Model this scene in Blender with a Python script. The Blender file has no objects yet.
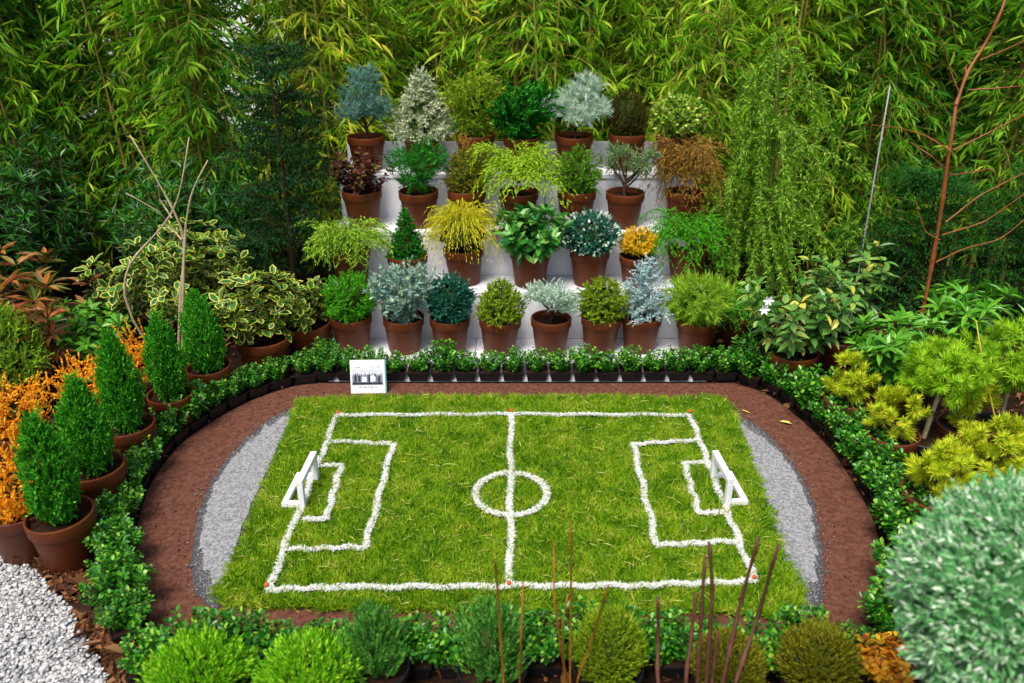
import bpy, math, random
import numpy as np

rng = np.random.default_rng(11)
random.seed(11)
PI = math.pi
scene = bpy.context.scene
COL = scene.collection

# ------------------------------------------------------------------ camera model
H = 1.70
PITCH = math.radians(24.9)
F = 820.0
CA, SA = math.cos(PITCH), math.sin(PITCH)


def ray(px, py):
    u, v = (px - 512) / F, (341.5 - py) / F
    return np.array([u, CA + v * SA, -SA + v * CA])


def at(px, py, z=0.0):
    d = ray(px, py)
    k = (z - H) / d[2]
    return np.array([0, 0, H]) + d * k


def atY(px, py, Y):
    d = ray(px, py)
    return np.array([0, 0, H]) + d * (Y / d[1])


def X(px, Y, z):
    return (px - 512) / F * (Y * CA + (H - z) * SA)


# ------------------------------------------------------------------ materials
def lin(h):
    h = h.lstrip('#')
    c = [int(h[i:i + 2], 16) / 255 for i in (0, 2, 4)]
    return tuple((x / 12.92 if x <= 0.04045 else ((x + 0.055) / 1.055) ** 2.4) for x in c) + (1,)


def newmat(name):
    m = bpy.data.materials.new(name)
    m.use_nodes = True
    nt = m.node_tree
    nt.nodes.clear()
    return m, nt.nodes, nt.links


def ramp(ns, cols, pos=None):
    r = ns.new('ShaderNodeValToRGB')
    e = r.color_ramp.elements
    n = len(cols)
    while len(e) < n:
        e.new(0.5)
    for i, c in enumerate(cols):
        e[i].position = pos[i] if pos else i / max(1, n - 1)
        e[i].color = lin(c) if isinstance(c, str) else c
    return r


def leafmat(name, cols, trans=0.25, rough=0.55, spec=0.18, pos=None, patch=0.0, pscale=6):
    m, ns, L = newmat(name)
    g = ns.new('ShaderNodeNewGeometry')
    r = ramp(ns, cols, pos)
    src = g.outputs['Random Per Island']
    if patch:
        tc = ns.new('ShaderNodeNewGeometry')
        no = ns.new('ShaderNodeTexNoise'); no.inputs['Scale'].default_value = pscale
        no.inputs['Detail'].default_value = 3
        L.new(tc.outputs['Position'], no.inputs['Vector'])
        mp = ns.new('ShaderNodeMapRange'); mp.inputs[1].default_value = 0.35; mp.inputs[2].default_value = 0.65
        L.new(no.outputs['Fac'], mp.inputs[0])
        mx = ns.new('ShaderNodeMix'); mx.inputs[0].default_value = patch
        L.new(src, mx.inputs[2]); L.new(mp.outputs[0], mx.inputs[3])
        src = mx.outputs[0]
    L.new(src, r.inputs[0])
    p = ns.new('ShaderNodeBsdfPrincipled')
    p.inputs['Roughness'].default_value = rough
    p.inputs['Specular IOR Level'].default_value = spec
    L.new(r.outputs[0], p.inputs['Base Color'])
    t = ns.new('ShaderNodeBsdfTranslucent')
    L.new(r.outputs[0], t.inputs['Color'])
    mix = ns.new('ShaderNodeMixShader'); mix.inputs[0].default_value = trans
    L.new(p.outputs[0], mix.inputs[1]); L.new(t.outputs[0], mix.inputs[2])
    o = ns.new('ShaderNodeOutputMaterial')
    L.new(mix.outputs[0], o.inputs[0])
    return m


def surfmat(name, cols, scale=20, detail=6, rough=0.7, bump=0.0, bscale=None, spec=0.3, pos=None, island=0.0, dist=0.01,
            coord='Position', stretch=None):
    m, ns, L = newmat(name)
    if coord == 'Position':
        g = ns.new('ShaderNodeNewGeometry'); vec = g.outputs['Position']
    else:
        g = ns.new('ShaderNodeTexCoord'); vec = g.outputs['Object']
    if stretch:
        mpn = ns.new('ShaderNodeMapping'); mpn.inputs['Scale'].default_value = stretch
        L.new(vec, mpn.inputs['Vector']); vec = mpn.outputs[0]
    n = ns.new('ShaderNodeTexNoise'); n.inputs['Scale'].default_value = scale
    n.inputs['Detail'].default_value = detail; n.inputs['Roughness'].default_value = 0.65
    L.new(vec, n.inputs['Vector'])
    src = n.outputs['Fac']
    if island:
        gg = ns.new('ShaderNodeNewGeometry')
        mx = ns.new('ShaderNodeMix'); mx.inputs[0].default_value = island
        L.new(src, mx.inputs[2]); L.new(gg.outputs['Random Per Island'], mx.inputs[3]); src = mx.outputs[0]
    r = ramp(ns, cols, pos)
    L.new(src, r.inputs[0])
    p = ns.new('ShaderNodeBsdfPrincipled')
    p.inputs['Roughness'].default_value = rough
    p.inputs['Specular IOR Level'].default_value = spec
    L.new(r.outputs[0], p.inputs['Base Color'])
    if bump:
        n2 = ns.new('ShaderNodeTexNoise'); n2.inputs['Scale'].default_value = bscale or scale * 3
        n2.inputs['Detail'].default_value = 5
        L.new(vec, n2.inputs['Vector'])
        b = ns.new('ShaderNodeBump'); b.inputs['Strength'].default_value = bump; b.inputs['Distance'].default_value = dist
        L.new(n2.outputs['Fac'], b.inputs['Height']); L.new(b.outputs[0], p.inputs['Normal'])
    o = ns.new('ShaderNodeOutputMaterial')
    L.new(p.outputs[0], o.inputs[0])
    return m


# ------------------------------------------------------------------ mesh building
class Geo:
    def __init__(self):
        self.v, self.f, self.n = [], [], 0

    def add(self, v, f, mat=0, smooth=True):
        v = np.asarray(v, float).reshape(-1, 3)
        f = np.asarray(f, np.int64)
        self.v.append(v)
        self.f.append((f + self.n, mat, smooth))
        self.n += len(v)

    def box(self, c, s, mat=0, rz=0.0, rx=0.0):
        c = np.asarray(c, float)
        q = np.array([[x, y, z] for x in (-.5, .5) for y in (-.5, .5) for z in (-.5, .5)]) * np.asarray(s, float)
        if rx:
            q = q @ np.array([[1, 0, 0], [0, math.cos(rx), math.sin(rx)], [0, -math.sin(rx), math.cos(rx)]])
        if rz:
            q = q @ np.array([[math.cos(rz), math.sin(rz), 0], [-math.sin(rz), math.cos(rz), 0], [0, 0, 1]])
        self.add(q + c, [[0, 1, 3, 2], [4, 6, 7, 5], [0, 4, 5, 1], [2, 3, 7, 6], [0, 2, 6, 4], [1, 5, 7, 3]], mat, False)

    def tube(self, pts, rad, sides=6, mat=0):
        pts = np.asarray(pts, float)
        n = len(pts)
        rad = np.broadcast_to(np.asarray(rad, float), (n,))
        d = np.gradient(pts, axis=0)
        d /= np.linalg.norm(d, axis=1)[:, None] + 1e-9
        ref = np.array([0.31, 0.95, 0.02]) if abs(d[0][2]) > 0.6 else np.array([0, 0, 1.0])
        s = np.cross(d, ref); s /= np.linalg.norm(s, axis=1)[:, None] + 1e-9
        t = np.cross(d, s)
        a = np.linspace(0, 2 * PI, sides, endpoint=False)
        v = pts[:, None] + rad[:, None, None] * (np.cos(a)[None, :, None] * s[:, None] + np.sin(a)[None, :, None] * t[:, None])
        v = v.reshape(-1, 3)
        f = []
        for i in range(n - 1):
            for j in range(sides):
                k = (j + 1) % sides
                f.append([i * sides + j, i * sides + k, (i + 1) * sides + k, (i + 1) * sides + j])
        v = np.vstack([v, pts[0], pts[-1]])
        self.add(v, f, mat)
        tip = [[(n - 1) * sides + j, (n - 1) * sides + (j + 1) % sides, n * sides + 1] for j in range(sides)]
        self.f.append((np.array(tip) + self.n - len(v), mat, True))

    def lathe(self, prof, sides=28, mat=0, center=(0, 0), wob=0.0):
        prof = np.asarray(prof, float)
        a = np.linspace(0, 2 * PI, sides, endpoint=False)
        n = len(prof)
        w = 1 + wob * np.sin(3 * a + 1)
        v = np.stack([prof[:, 0][:, None] * np.cos(a) * w + center[0], prof[:, 0][:, None] * np.sin(a) * w + center[1],
                      np.repeat(prof[:, 1][:, None], sides, 1)], -1).reshape(-1, 3)
        f = [[i * sides + j, i * sides + (j + 1) % sides, (i + 1) * sides + (j + 1) % sides, (i + 1) * sides + j]
             for i in range(n - 1) for j in range(sides)]
        self.add(v, f, mat)

    def build(self, name, mats, parent=None, loc=None):
        me = bpy.data.meshes.new(name)
        v = np.vstack(self.v)
        me.vertices.add(len(v)); me.vertices.foreach_set('co', v.astype(np.float32).ravel())
        loops, starts, tot, mi, sm = [], [], [], [], []
        off = 0
        for f, m, s in self.f:
            k = f.shape[1]
            loops.append(f.ravel())
            starts.append(off + np.arange(len(f)) * k)
            off += f.size
            mi.append(np.full(len(f), m)); sm.append(np.full(len(f), s))
        loops = np.concatenate(loops).astype(np.int32)
        starts = np.concatenate(starts).astype(np.int32)
        me.loops.add(len(loops)); me.loops.foreach_set('vertex_index', loops)
        me.polygons.add(len(starts)); me.polygons.foreach_set('loop_start', starts)
        me.polygons.foreach_set('material_index', np.concatenate(mi).astype(np.int32))
        me.polygons.foreach_set('use_smooth', np.concatenate(sm).astype(bool))
        for m in (mats if isinstance(mats, (list, tuple)) else [mats]):
            me.materials.append(m)
        me.update(calc_edges=True)
        me.validate()
        o = bpy.data.objects.new(name, me)
        COL.objects.link(o)
        if parent is not None:
            o.parent = parent
        if loc is not None:
            o.location = loc
        return o


def nrm(a):
    return a / (np.linalg.norm(a, axis=-1, keepdims=True) + 1e-9)


TPL = {
    'needle': (np.array([[0, 0, 0], [-.5, .35, .02], [.5, .35, .02], [0, 1, 0]]), np.array([[0, 2, 3], [0, 3, 1]])),
    'blade': (np.array([[0, 0, 0], [-.5, .38, .04], [.5, .38, .04], [0, 1, -.10]]), np.array([[0, 2, 3], [0, 3, 1]])),
    'lance': (np.array([[0, 0, 0], [-.46, .28, .05], [-.40, .62, .02], [0, 1, -.14], [.40, .62, .02], [.46, .28, .05]]),
              np.array([[0, 5, 4, 3], [0, 3, 2, 1]])),
    'oval': (np.array([[0, 0, 0], [-.40, .28, .05], [-.46, .68, .04], [0, 1, -.05], [.46, .68, .04], [.40, .28, .05]]),
             np.array([[0, 5, 4, 3], [0, 3, 2, 1]])),
}


def leaves(geo, P, D, N, Ln, W, kind='needle', mat=0, lift=0.0):
    P = np.asarray(P, float); D = nrm(np.asarray(D, float)); N = np.asarray(N, float)
    n = len(P)
    if n == 0:
        return
    Ln = np.broadcast_to(np.asarray(Ln, float), (n,)); W = np.broadcast_to(np.asarray(W, float), (n,))
    S = nrm(np.cross(D, N)); N = np.cross(S, D)
    T, FT = TPL[kind]
    v = (P[:, None] + T[None, :, 0, None] * (W[:, None] * S)[:, None] * 1.0
         + T[None, :, 1, None] * (Ln[:, None] * D)[:, None] + T[None, :, 2, None] * (Ln[:, None] * N)[:, None]
         + lift * N[:, None])
    k = len(T)
    f = (np.arange(n) * k)[:, None, None] + FT[None]
    geo.add(v.reshape(-1, 3), f.reshape(-1, FT.shape[1]), mat, False)


def shoots(P, D, L, n, ang=0.7, droop=0.0, s0=0.0):
    """stations along short curved shoots; returns flattened P, D, N of the needles"""
    P = np.asarray(P, float); D = nrm(np.asarray(D, float))
    m = len(P)
    L = np.broadcast_to(np.asarray(L, float), (m,))
    s = np.linspace(s0, 1, n)[None, :, None]
    pos = P[:, None] + D[:, None] * (L[:, None, None] * s)
    pos[..., 2] -= droop * (L[:, None] * s[..., 0] ** 2)
    ax = np.repeat(D[:, None], n, 1).copy()
    ax[..., 2] -= 2 * droop * s[..., 0]
    ax = nrm(ax)
    rnd = rng.normal(size=ax.shape)
    rad = nrm(rnd - (rnd * ax).sum(-1, keepdims=True) * ax)
    a = ang * (1 - 0.6 * s ** 2) * (1 + 0.25 * rng.normal(size=(m, n, 1)))
    nd = nrm(ax * np.cos(a) + rad * np.sin(a))
    return pos.reshape(-1, 3), nd.reshape(-1, 3), nrm(rad + .5 * ax).reshape(-1, 3)


PROF = {
    'globe': lambda t: np.sqrt(np.clip(1 - (2 * t - 1) ** 2, 0, 1)),
    'cone': lambda t: np.clip((1 - t), 0, 1) ** .8 * np.clip(t / .12 + .35, 0, 1),
    'bullet': lambda t: np.where(t < .3, np.sqrt(np.clip(1 - ((.3 - t) / .3) ** 2 * .75, 0, 1)), np.cos(np.clip((t - .3) / .7, 0, 1) * PI / 2) ** .75),
    'egg': lambda t: np.sqrt(np.clip(np.sin(PI * t ** .8), 0, 1)),
    'dome': lambda t: np.sqrt(np.clip(1 - t ** 2, 0, 1)) * np.clip(.6 + t / .25, 0, 1),
    'vase': lambda t: .35 + .65 * np.sin(np.clip(t, 0, 1) * PI * .72) ** 1.2,
    'mush': lambda t: np.where(t < .55, .25 + .75 * (t / .55) ** .8, np.sqrt(np.clip(1 - ((t - .55) / .45) ** 2, 0, 1))),
}


def crown(prof, r, h, n, up=.25, lump=.12, inner=.55, jit=.35):
    pf = PROF[prof]
    tt = np.linspace(0, 1, 300)
    w = pf(tt) + .12
    cdf = np.cumsum(w); cdf /= cdf[-1]
    t = np.interp(rng.random(n), cdf, tt)
    th = rng.random(n) * 2 * PI
    p1, p2, p3 = rng.random(3) * 6.28
    lm = 1 + lump * (np.sin(3 * th + p1 + 6 * t) + np.sin(5 * th - 9 * t + p2) + .7 * np.sin(8 * th + 14 * t + p3)) / 1.6
    u = inner + (1 - inner) * np.sqrt(rng.random(n))
    R = r * pf(t) * u * lm
    dr = (pf(np.clip(t + .02, 0, 1)) - pf(np.clip(t - .02, 0, 1))) / .04
    nz = np.clip(-dr * r / h, -2, 3)
    P = np.stack([R * np.cos(th), R * np.sin(th), h * t], -1)
    N = nrm(np.stack([np.cos(th), np.sin(th), nz], -1))
    D = nrm(N * (1 - up) + np.array([0, 0, up]) + jit * rng.normal(size=(n, 3)))
    return P, D, N


def fol_profile(prof='globe', r=.1, h=.2, n=300, L=.04, nn=10, nl=.012, nw=.004, ang=.7, up=.25, lump=.12, inner=.55, jit=.35,
                droop=0.0, z0=0.0, kind='needle', core=.72, mats=1):
    g = Geo()
    n = int(n * 1.7)
    P, D, N = crown(prof, r, h, n, up, lump, inner, jit)
    Ls = L * (0.7 + .6 * rng.random(n))
    P = P - D * (Ls * .75)[:, None]
    Ls = np.where(rng.random(n) < .05, Ls * 1.5, Ls)
    q, d, nn_ = shoots(P, D, Ls, nn, ang, droop)
    m = len(q)
    q[:, 2] += z0
    q[:, 2] = np.maximum(q[:, 2], .004)
    leaves(g, q, d, nn_, nl * (.7 + .6 * rng.random(m)), nw * 1.3 * (.8 + .4 * rng.random(m)), kind)
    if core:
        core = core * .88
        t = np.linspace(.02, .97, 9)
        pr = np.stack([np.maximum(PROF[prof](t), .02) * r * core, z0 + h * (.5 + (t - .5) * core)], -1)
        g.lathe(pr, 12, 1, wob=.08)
    return g


def fol_arch(nb=26, R=.16, rise=.10, fall=.10, nl=.012, nw=.005, per=60, z0=.02, side=.05, ang=.6, kind='needle', az=None, lift=.0):
    """arching, spreading branches with flat side sprays"""
    g = Geo()
    allP, allD, allN = [], [], []
    for i in range(nb):
        th = rng.random() * 2 * PI if az is None else az[0] + rng.random() * (az[1] - az[0])
        R1 = R * (.45 + .6 * rng.random()); ri = rise * (.5 + .8 * rng.random()); fa = fall * (.3 + 1.0 * rng.random())
        s = np.linspace(0, 1, 9)
        bend = .4 * rng.normal()
        a = th + bend * s
        pts = np.stack([R1 * s * np.cos(a), R1 * s * np.sin(a), z0 + lift * s + ri * np.sin(PI * .62 * s) * 1.1 - fa * s ** 3], -1)
        g.tube(pts, np.linspace(.0025, .0008, 9), 4, 1)
        # side sprays
        ns = 9
        for sg in (-1, 1):
            ss = np.linspace(.2, 1, ns)
            base = np.stack([np.interp(ss, s, pts[:, k]) for k in range(3)], -1)
            tan = nrm(np.stack([np.interp(ss, s, np.gradient(pts[:, k])) for k in range(3)], -1))
            sd = nrm(np.cross(tan, [0, 0, 1.0])) * sg
            D = nrm(tan * .8 + sd * .75 + rng.normal(size=base.shape) * .22)
            q, d, n_ = shoots(base, D, side * (.6 + .7 * rng.random(ns)) * (1.15 - .6 * ss), per // 9, ang, .25)
            allP.append(q); allD.append(d); allN.append(n_)
    P, D, N = map(np.vstack, (allP, allD, allN))
    m = len(P)
    P[:, 2] = np.maximum(P[:, 2], -.10)
    leaves(g, P, D, N, nl * (.7 + .6 * rng.random(m)), nw * (.8 + .4 * rng.random(m)), kind)
    return g


def fol_mop(nb=260, R=.13, rise=.11, fall=.13, nl=.012, nw=.003, per=26, z0=.05):
    g = Geo()
    aP, aD, aN = [], [], []
    for i in range(nb):
        th = rng.random() * 2 * PI
        R1 = R * (.2 + .9 * rng.random() ** .7); ri = rise * (.6 + .5 * rng.random()); fa = fall * (.4 + .9 * rng.random())
        s = np.linspace(.1, 1, per)
        pts = np.stack([R1 * s * np.cos(th), R1 * s * np.sin(th), z0 + ri * np.sin(PI * .6 * np.clip(s, 0, 1)) * 1.2 - fa * s ** 2.6 * (R1 / R)], -1)
        d = nrm(np.gradient(pts, axis=0))
        rn = rng.normal(size=d.shape)
        aP.append(pts); aD.append(nrm(d + .25 * rn)); aN.append(rn)
    P, D, N = map(np.vstack, (aP, aD, aN))
    m = len(P)
    leaves(g, P, D, N, nl * (.8 + .5 * rng.random(m)), nw, 'needle')
    t = np.linspace(0.02, .97, 8)
    g.lathe(np.stack([PROF['dome'](t) * R * .6, z0 + rise * .8 * t], -1), 12, 1)
    return g


def fol_broad(ns=24, r=.12, h=.2, nw_=4, lp=6, L=.05, W=.02, kind='oval', z0=.02, start=.35, up=.35, droop=.15, mats=None, edge=False,
              stem_r=.0025, spread=1.0, twig=1):
    """stems fanning out of the base, whorls of broad leaves"""
    g = Geo()
    P_, D_, N_ = [], [], []
    for i in range(ns):
        th = rng.random() * 2 * PI
        e = math.sqrt(rng.random())
        tip = np.array([r * e * math.cos(th), r * e * math.sin(th), z0 + h * (.55 + .45 * math.sqrt(max(0, 1 - e * e))) * (.75 + .3 * rng.random())])
        b = np.array([.15 * tip[0], .15 * tip[1], 0])
        s = np.linspace(0, 1, 7)[:, None]
        mid = b * .5 + tip * .5 + np.array([.12 * tip[0], .12 * tip[1], -.02 * h]) + rng.normal(size=3) * r * .08
        pts = b * (1 - s) ** 2 + 2 * mid * s * (1 - s) + tip * s ** 2
        g.tube(pts, np.linspace(stem_r, stem_r * .4, 7), 4, twig)
        for k, u in enumerate(np.linspace(start, 1, nw_)):
            p = np.array([np.interp(u, s[:, 0], pts[:, j]) for j in range(3)])
            ax = nrm(pts[min(6, int(u * 6) + 1)] - pts[max(0, int(u * 6) - 1)])
            a0 = rng.random() * 6.28
            for q in range(lp):
                a = a0 + q * 2 * PI / lp + .3 * rng.normal()
                rd = np.array([math.cos(a), math.sin(a), 0])
                rd = nrm(rd - ax * (rd @ ax))
                el = (up if u < .98 else up + .25) + .22 * rng.normal()
                d = nrm(rd * math.cos(el) + ax * math.sin(el) + np.array([0, 0, -droop]))
                P_.append(p + d * .004); D_.append(d); N_.append(nrm(ax + np.array([0, 0, .6]) + .35 * rng.normal(size=3)))
    P, D, N = map(np.array, (P_, D_, N_))
    m = len(P)
    ln = L * (.6 + .55 * rng.random(m)); w = W * (.75 + .4 * rng.random(m))
    leaves(g, P, D, N, ln, w, kind, 0)
    if edge:   # darker green centre of a cream-edged leaf, on both faces
        Dn = nrm(D)
        leaves(g, P + Dn * (ln * .10)[:, None], D, N, ln * .80, w * .66, kind, 2, .0012)
        leaves(g, P + Dn * (ln * .10)[:, None], D, N, ln * .80, w * .66, kind, 2, -.0012)
    return g


def fol_pads(pads, n=60, L=.03, nn=10, nl=.012, nw=.003, ang=.8, trunk=None):
    """open, bonsai-like: pads of foliage (centre, radius, height) on bent limbs from a trunk"""
    g = Geo()
    for c, r, h in pads:
        c = np.asarray(c, float)
        P, D, N = crown('globe', r, h, n, .35, .15, .5, .4)
        Ls = L * (.7 + .6 * rng.random(n))
        q, d, n_ = shoots(P - D * (Ls * .7)[:, None], D, Ls, nn, ang)
        leaves(g, q + c - np.array([0, 0, h / 2]), d, n_, nl * (.7 + .6 * rng.random(len(q))), nw, 'needle')
        b = np.array([0, 0, c[2] * .35])
        s = np.linspace(0, 1, 6)[:, None]
        mid = (b + c) / 2 + np.array([c[0] * .2, c[1] * .2, -.01])
        g.tube(b * (1 - s) ** 2 + 2 * mid * s * (1 - s) + c * s ** 2, np.linspace(.005, .002, 6), 5, 1)
    return g


def pot_parts(R, h, root, mat, soil, taper=.74):
    g = Geo()
    pr = [(0.001, 0), (R * taper * .96, 0), (R * taper, .004), (R * .925, h * .77), (R * .928, h * .775), (R * .98, h * .78), (R * .985, h * .785), (R * 1.0, h * .98), (R * .995, h * .997), (R * .98, h),
          (R * .93, h), (R * .915, h * .97), (R * .87, h * .75), (R * .8, h * .6)]
    g.lathe(pr, 32, 0)
    pot = g.build('pot', mat, root)
    s = Geo()
    rr = np.array([0.001, .3, .55, .75, .9]) * R * .985
    n = 18
    a = np.linspace(0, 2 * PI, n, endpoint=False)
    v = np.stack([rr[:, None] * np.cos(a), rr[:, None] * np.sin(a), h * .86 + .012 * R / .1 * (rng.random((5, n)) - .5) * np.array([.5, 1, 1, 1, .3])[:, None]], -1)
    f = [[i * n + j, i * n + (j + 1) % n, (i + 1) * n + (j + 1) % n, (i + 1) * n + j] for i in range(4) for j in range(n)]
    s.add(v.reshape(-1, 3), f, 0)
    m = 40
    aa = rng.random(m) * 6.28; r_ = R * .85 * np.sqrt(rng.random(m))
    leaves(s, np.stack([r_ * np.cos(aa), r_ * np.sin(aa), np.full(m, h * .86 + .003)], -1), rng.normal(size=(m, 3)) * [1, 1, .2],
           rng.normal(size=(m, 3)) * .4 + [0, 0, 1], .014, .008, 'oval', 0)
    s.build('soil', soil, pot)
    return pot


def tag(o, label=None, cat=None, group=None, kind=None):
    for k, v in (('label', label), ('category', cat), ('group', group), ('kind', kind)):
        if v:
            o[k] = v
    return o


def empty(name, loc, rz=0.0):
    o = bpy.data.objects.new(name, None)
    o.empty_display_size = .05
    o.location = loc; o.rotation_euler = (0, 0, rz)
    COL.objects.link(o)
    return o


def copy_tree(o, parent=None):
    c = o.copy()
    COL.objects.link(c)
    if parent is not None:
        c.parent = parent
    for ch in o.children:
        copy_tree(ch, c)
    return c


# ------------------------------------------------------------------ palette
M = {}
M['pot'] = surfmat('brown_plastic_pot', ['#40200d', '#5e2d13', '#733c1e'], 14, 7, .5, .06, 60, .22, coord='Object')
M['pot_dark'] = surfmat('dark_brown_pot', ['#43210f', '#5a2c19', '#6b3a22'], 9, 4, .5, .1, 60, .35, coord='Object')
M['black'] = surfmat('black_plastic', ['#0d0e10', '#1b1d20'], 30, 3, .38, .05, 80, .5)
M['soil'] = surfmat('potting_soil', ['#120b07', '#2b1a10', '#4a3220'], 90, 6, .9, .8, 180, .15)
M['twig'] = surfmat('twig_bark', ['#2a1c10', '#4a3520'], 40, 4, .8, .3, 90)
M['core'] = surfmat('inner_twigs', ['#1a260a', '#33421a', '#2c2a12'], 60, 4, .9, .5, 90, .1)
M['white'] = surfmat('white_painted_board', ['#bcbcc0', '#e0e1e8', '#e6e7ec', '#dfe0e6'], 5, 9, .55, .05, 50, .3, pos=[.24, .40, .6, .8])
M['goal'] = surfmat('white_painted_wood', ['#dcdcdc', '#ededed'], 12, 4, .5, .05, 60, .35)
M['track'] = surfmat('red_brown_grit', ['#452a21', '#5a372b', '#6b4739', '#806052'], 55, 9, .95, .8, 210, .12, pos=[.22, .42, .6, .85], dist=.006)
M['grit_dark'] = surfmat('dark_grit', ['#2c2c2f', '#48484b', '#606064'], 70, 8, .95, .8, 220, .12, dist=.006)
M['grit'] = surfmat('pale_grit', ['#4c4c50', '#78787c', '#a4a4a8'], 80, 8, .95, .5, 200, .1, island=.75)
M['grit_layer'] = surfmat('fine_pale_grit', ['#444447', '#727275', '#98989b', '#b6b6b9'], 120, 12, .95, .7, 260, .1, pos=[.25, .42, .58, .8], dist=.004)
M['pebble'] = surfmat('white_pebble', ['#66666a', '#9b9b9d', '#b9b7b3', '#d2d2d4'], 30, 4, .6, .2, 80, .3, island=.8)
M['path'] = surfmat('pebble_bed', ['#55555a', '#8a8a8e', '#a6a6a8'], 90, 6, .9, .6, 150, .15)
M['ground'] = surfmat('dark_mulch_soil', ['#0e0906', '#23160d', '#3a2716'], 25, 8, .95, .8, 90, .1, dist=.02)
M['bark'] = leafmat('bark_chips', ['#2a170c', '#4c2b17', '#6d4426', '#8c6440', '#3a2010'], .05, .75, .2)
M['turf_soil'] = surfmat('turf_base', ['#2c3a0c', '#49600f', '#5c7a14'], 30, 7, .95, .8, 120, .1)
M['grass'] = leafmat('lawn_blades', ['#3a6e08', '#61940e', '#88b01a', '#a8be2c', '#d0c868'], .35, .5, .25, pos=[0, .25, .55, .85, 1], patch=.5, pscale=14)
M['chalk'] = leafmat('chalked_blades', ['#c4cabc', '#e2e4e0', '#eeeeee'], .12, .8, .1)
M['bamboo'] = leafmat('bamboo_leaves', ['#3c780c', '#72b01c', '#a0cc28', '#ccdf48', '#ecd058'], .4, .5, .2, pos=[0, .33, .66, .93, 1], patch=.15, pscale=1.6)
M['bamboo_gold'] = leafmat('golden_bamboo_leaves', ['#78a814', '#accc28', '#d0dc3c', '#ecdc58'], .36, .5, .2)
M['cane'] = surfmat('bamboo_cane', ['#6a6a24', '#9a8d3c', '#b09a52'], 6, 3, .45, .05, 30, .4)


def lm(name, *c, **k):
    M[name] = leafmat(name, list(c), **k)


lm('fresh_green', '#2f7a0e', '#48a016', '#66b824')
lm('deep_green', '#0f520e', '#1f7418', '#3c9426', trans=.2)
lm('thuja_green', '#1c6a10', '#3c9c1a', '#74c436', trans=.22)
lm('yew_dark', '#0a2410', '#133e1a', '#225a28', trans=.15)
lm('juniper_dark', '#0c330e', '#1b5218', '#30701e', trans=.15)
lm('lime', '#7aa81a', '#9cc326', '#bdd63a', trans=.3)
lm('lime_mix', '#5d9420', '#8ab82c', '#b3cc40', trans=.3)
lm('golden', '#a3a814', '#c6c322', '#e0d63e', trans=.3)
lm('yellow', '#c99c0a', '#e6bd14', '#f3d63a', trans=.25)
lm('blue_grey', '#4a7468', '#6d968a', '#98b8a8', '#aebf8a', trans=.15)
lm('blue_green', '#144a3c', '#22614c', '#3d7c62', trans=.15)
lm('blue_pine', '#3b6b62', '#5a8a7c', '#86ab98', trans=.15)
lm('silver_blue', '#7fa3a4', '#a6c2c2', '#c9dad8', trans=.15)
lm('pale_mint', '#86ad94', '#b3ccb4', '#d3e0cf', trans=.15)
lm('cream_tips', '#5b8264', '#98ad82', '#cfd3a6', '#e9e7c8', trans=.2)
lm('yellow_green', '#567d12', '#809f1c', '#a5b92e', trans=.25)
lm('spruce_green', '#3a7416', '#5d9420', '#86ae30', trans=.25)
lm('olive', '#565f0e', '#7c7e1c', '#9c9828', trans=.2)
lm('bronze', '#6a5a1a', '#94702a', '#b07a38', '#8a8a30', trans=.25)
lm('burgundy', '#2a0e12', '#431a1c', '#5c2a26', '#6e6a34', trans=.2, rough=.35)
lm('brown_green', '#2f3208', '#444410', '#5a5016', trans=.2)
lm('dwarf_pine', '#436a38', '#6a8c52', '#97ad7c', trans=.15)
lm('rhodo', '#1c5a1e', '#337c2a', '#57993c', '#7caf52', rough=.3, spec=.5)
lm('rhodo_pale', '#3a8018', '#5ba126', '#80ba3c', rough=.35, spec=.45)
lm('muted', '#33661f', '#568a38', '#82a848', '#d4c450', rough=.35, spec=.45, pos=[0, .45, .88, 1])
lm('laurel', '#123f0e', '#24641a', '#458a24', rough=.35, spec=.45)
lm('box', '#174f0a', '#2a7012', '#469220', '#94c43c', rough=.34, spec=.42, pos=[0, .4, .8, 1])
lm('box_gold', '#3c7818', '#6a9a24', '#a9bf48', '#d2d374', rough=.35)
lm('heath', '#e08006', '#f4a416', '#fccc3c', trans=.3)
lm('pieris', '#2f5a1c', '#5c5a20', '#b0742e', '#a8604a', '#6c8030', rough=.35, trans=.25)
lm('leaf_cream', '#a8b428', '#ccd048', '#e4e28a', rough=.35)
lm('leaf_heart', '#1c4a12', '#2e6424', '#4a7a48', rough=.35, trans=.15)
lm('mugo', '#86aa14', '#aac820', '#d0dc34', '#ecdc38', trans=.25)
lm('mugo_green', '#6aa414', '#92c41e', '#bcdc3c', trans=.25)
lm('weeping', '#447e10', '#6ea01e', '#a2c646', trans=.3)
M['silver_core'] = surfmat('inner_silver_twigs', ['#2c5a2e', '#487a46'], 60, 4, .9, .5, 90, .1)
M['dry_green'] = surfmat('green_twig', ['#4a5a1c', '#6f7c34'], 30, 3, .6)
lm('silver_fuzz', '#48984a', '#76b874', '#aed4a6', '#f2f5e8', trans=.2, rough=.65, pos=[0, .42, .78, 1])
lm('bright_globe', '#4f9a0e', '#7cc01a', '#acd836', trans=.3)
lm('feather', '#2f7426', '#4f9434', '#7cb04c', trans=.25)
lm('orange_mix', '#b0620e', '#d8901a', '#e6b62e', '#7c3a1c', trans=.25)
lm('straw', '#8fa82c', '#b6be50', '#d2cc80', trans=.3)

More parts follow.
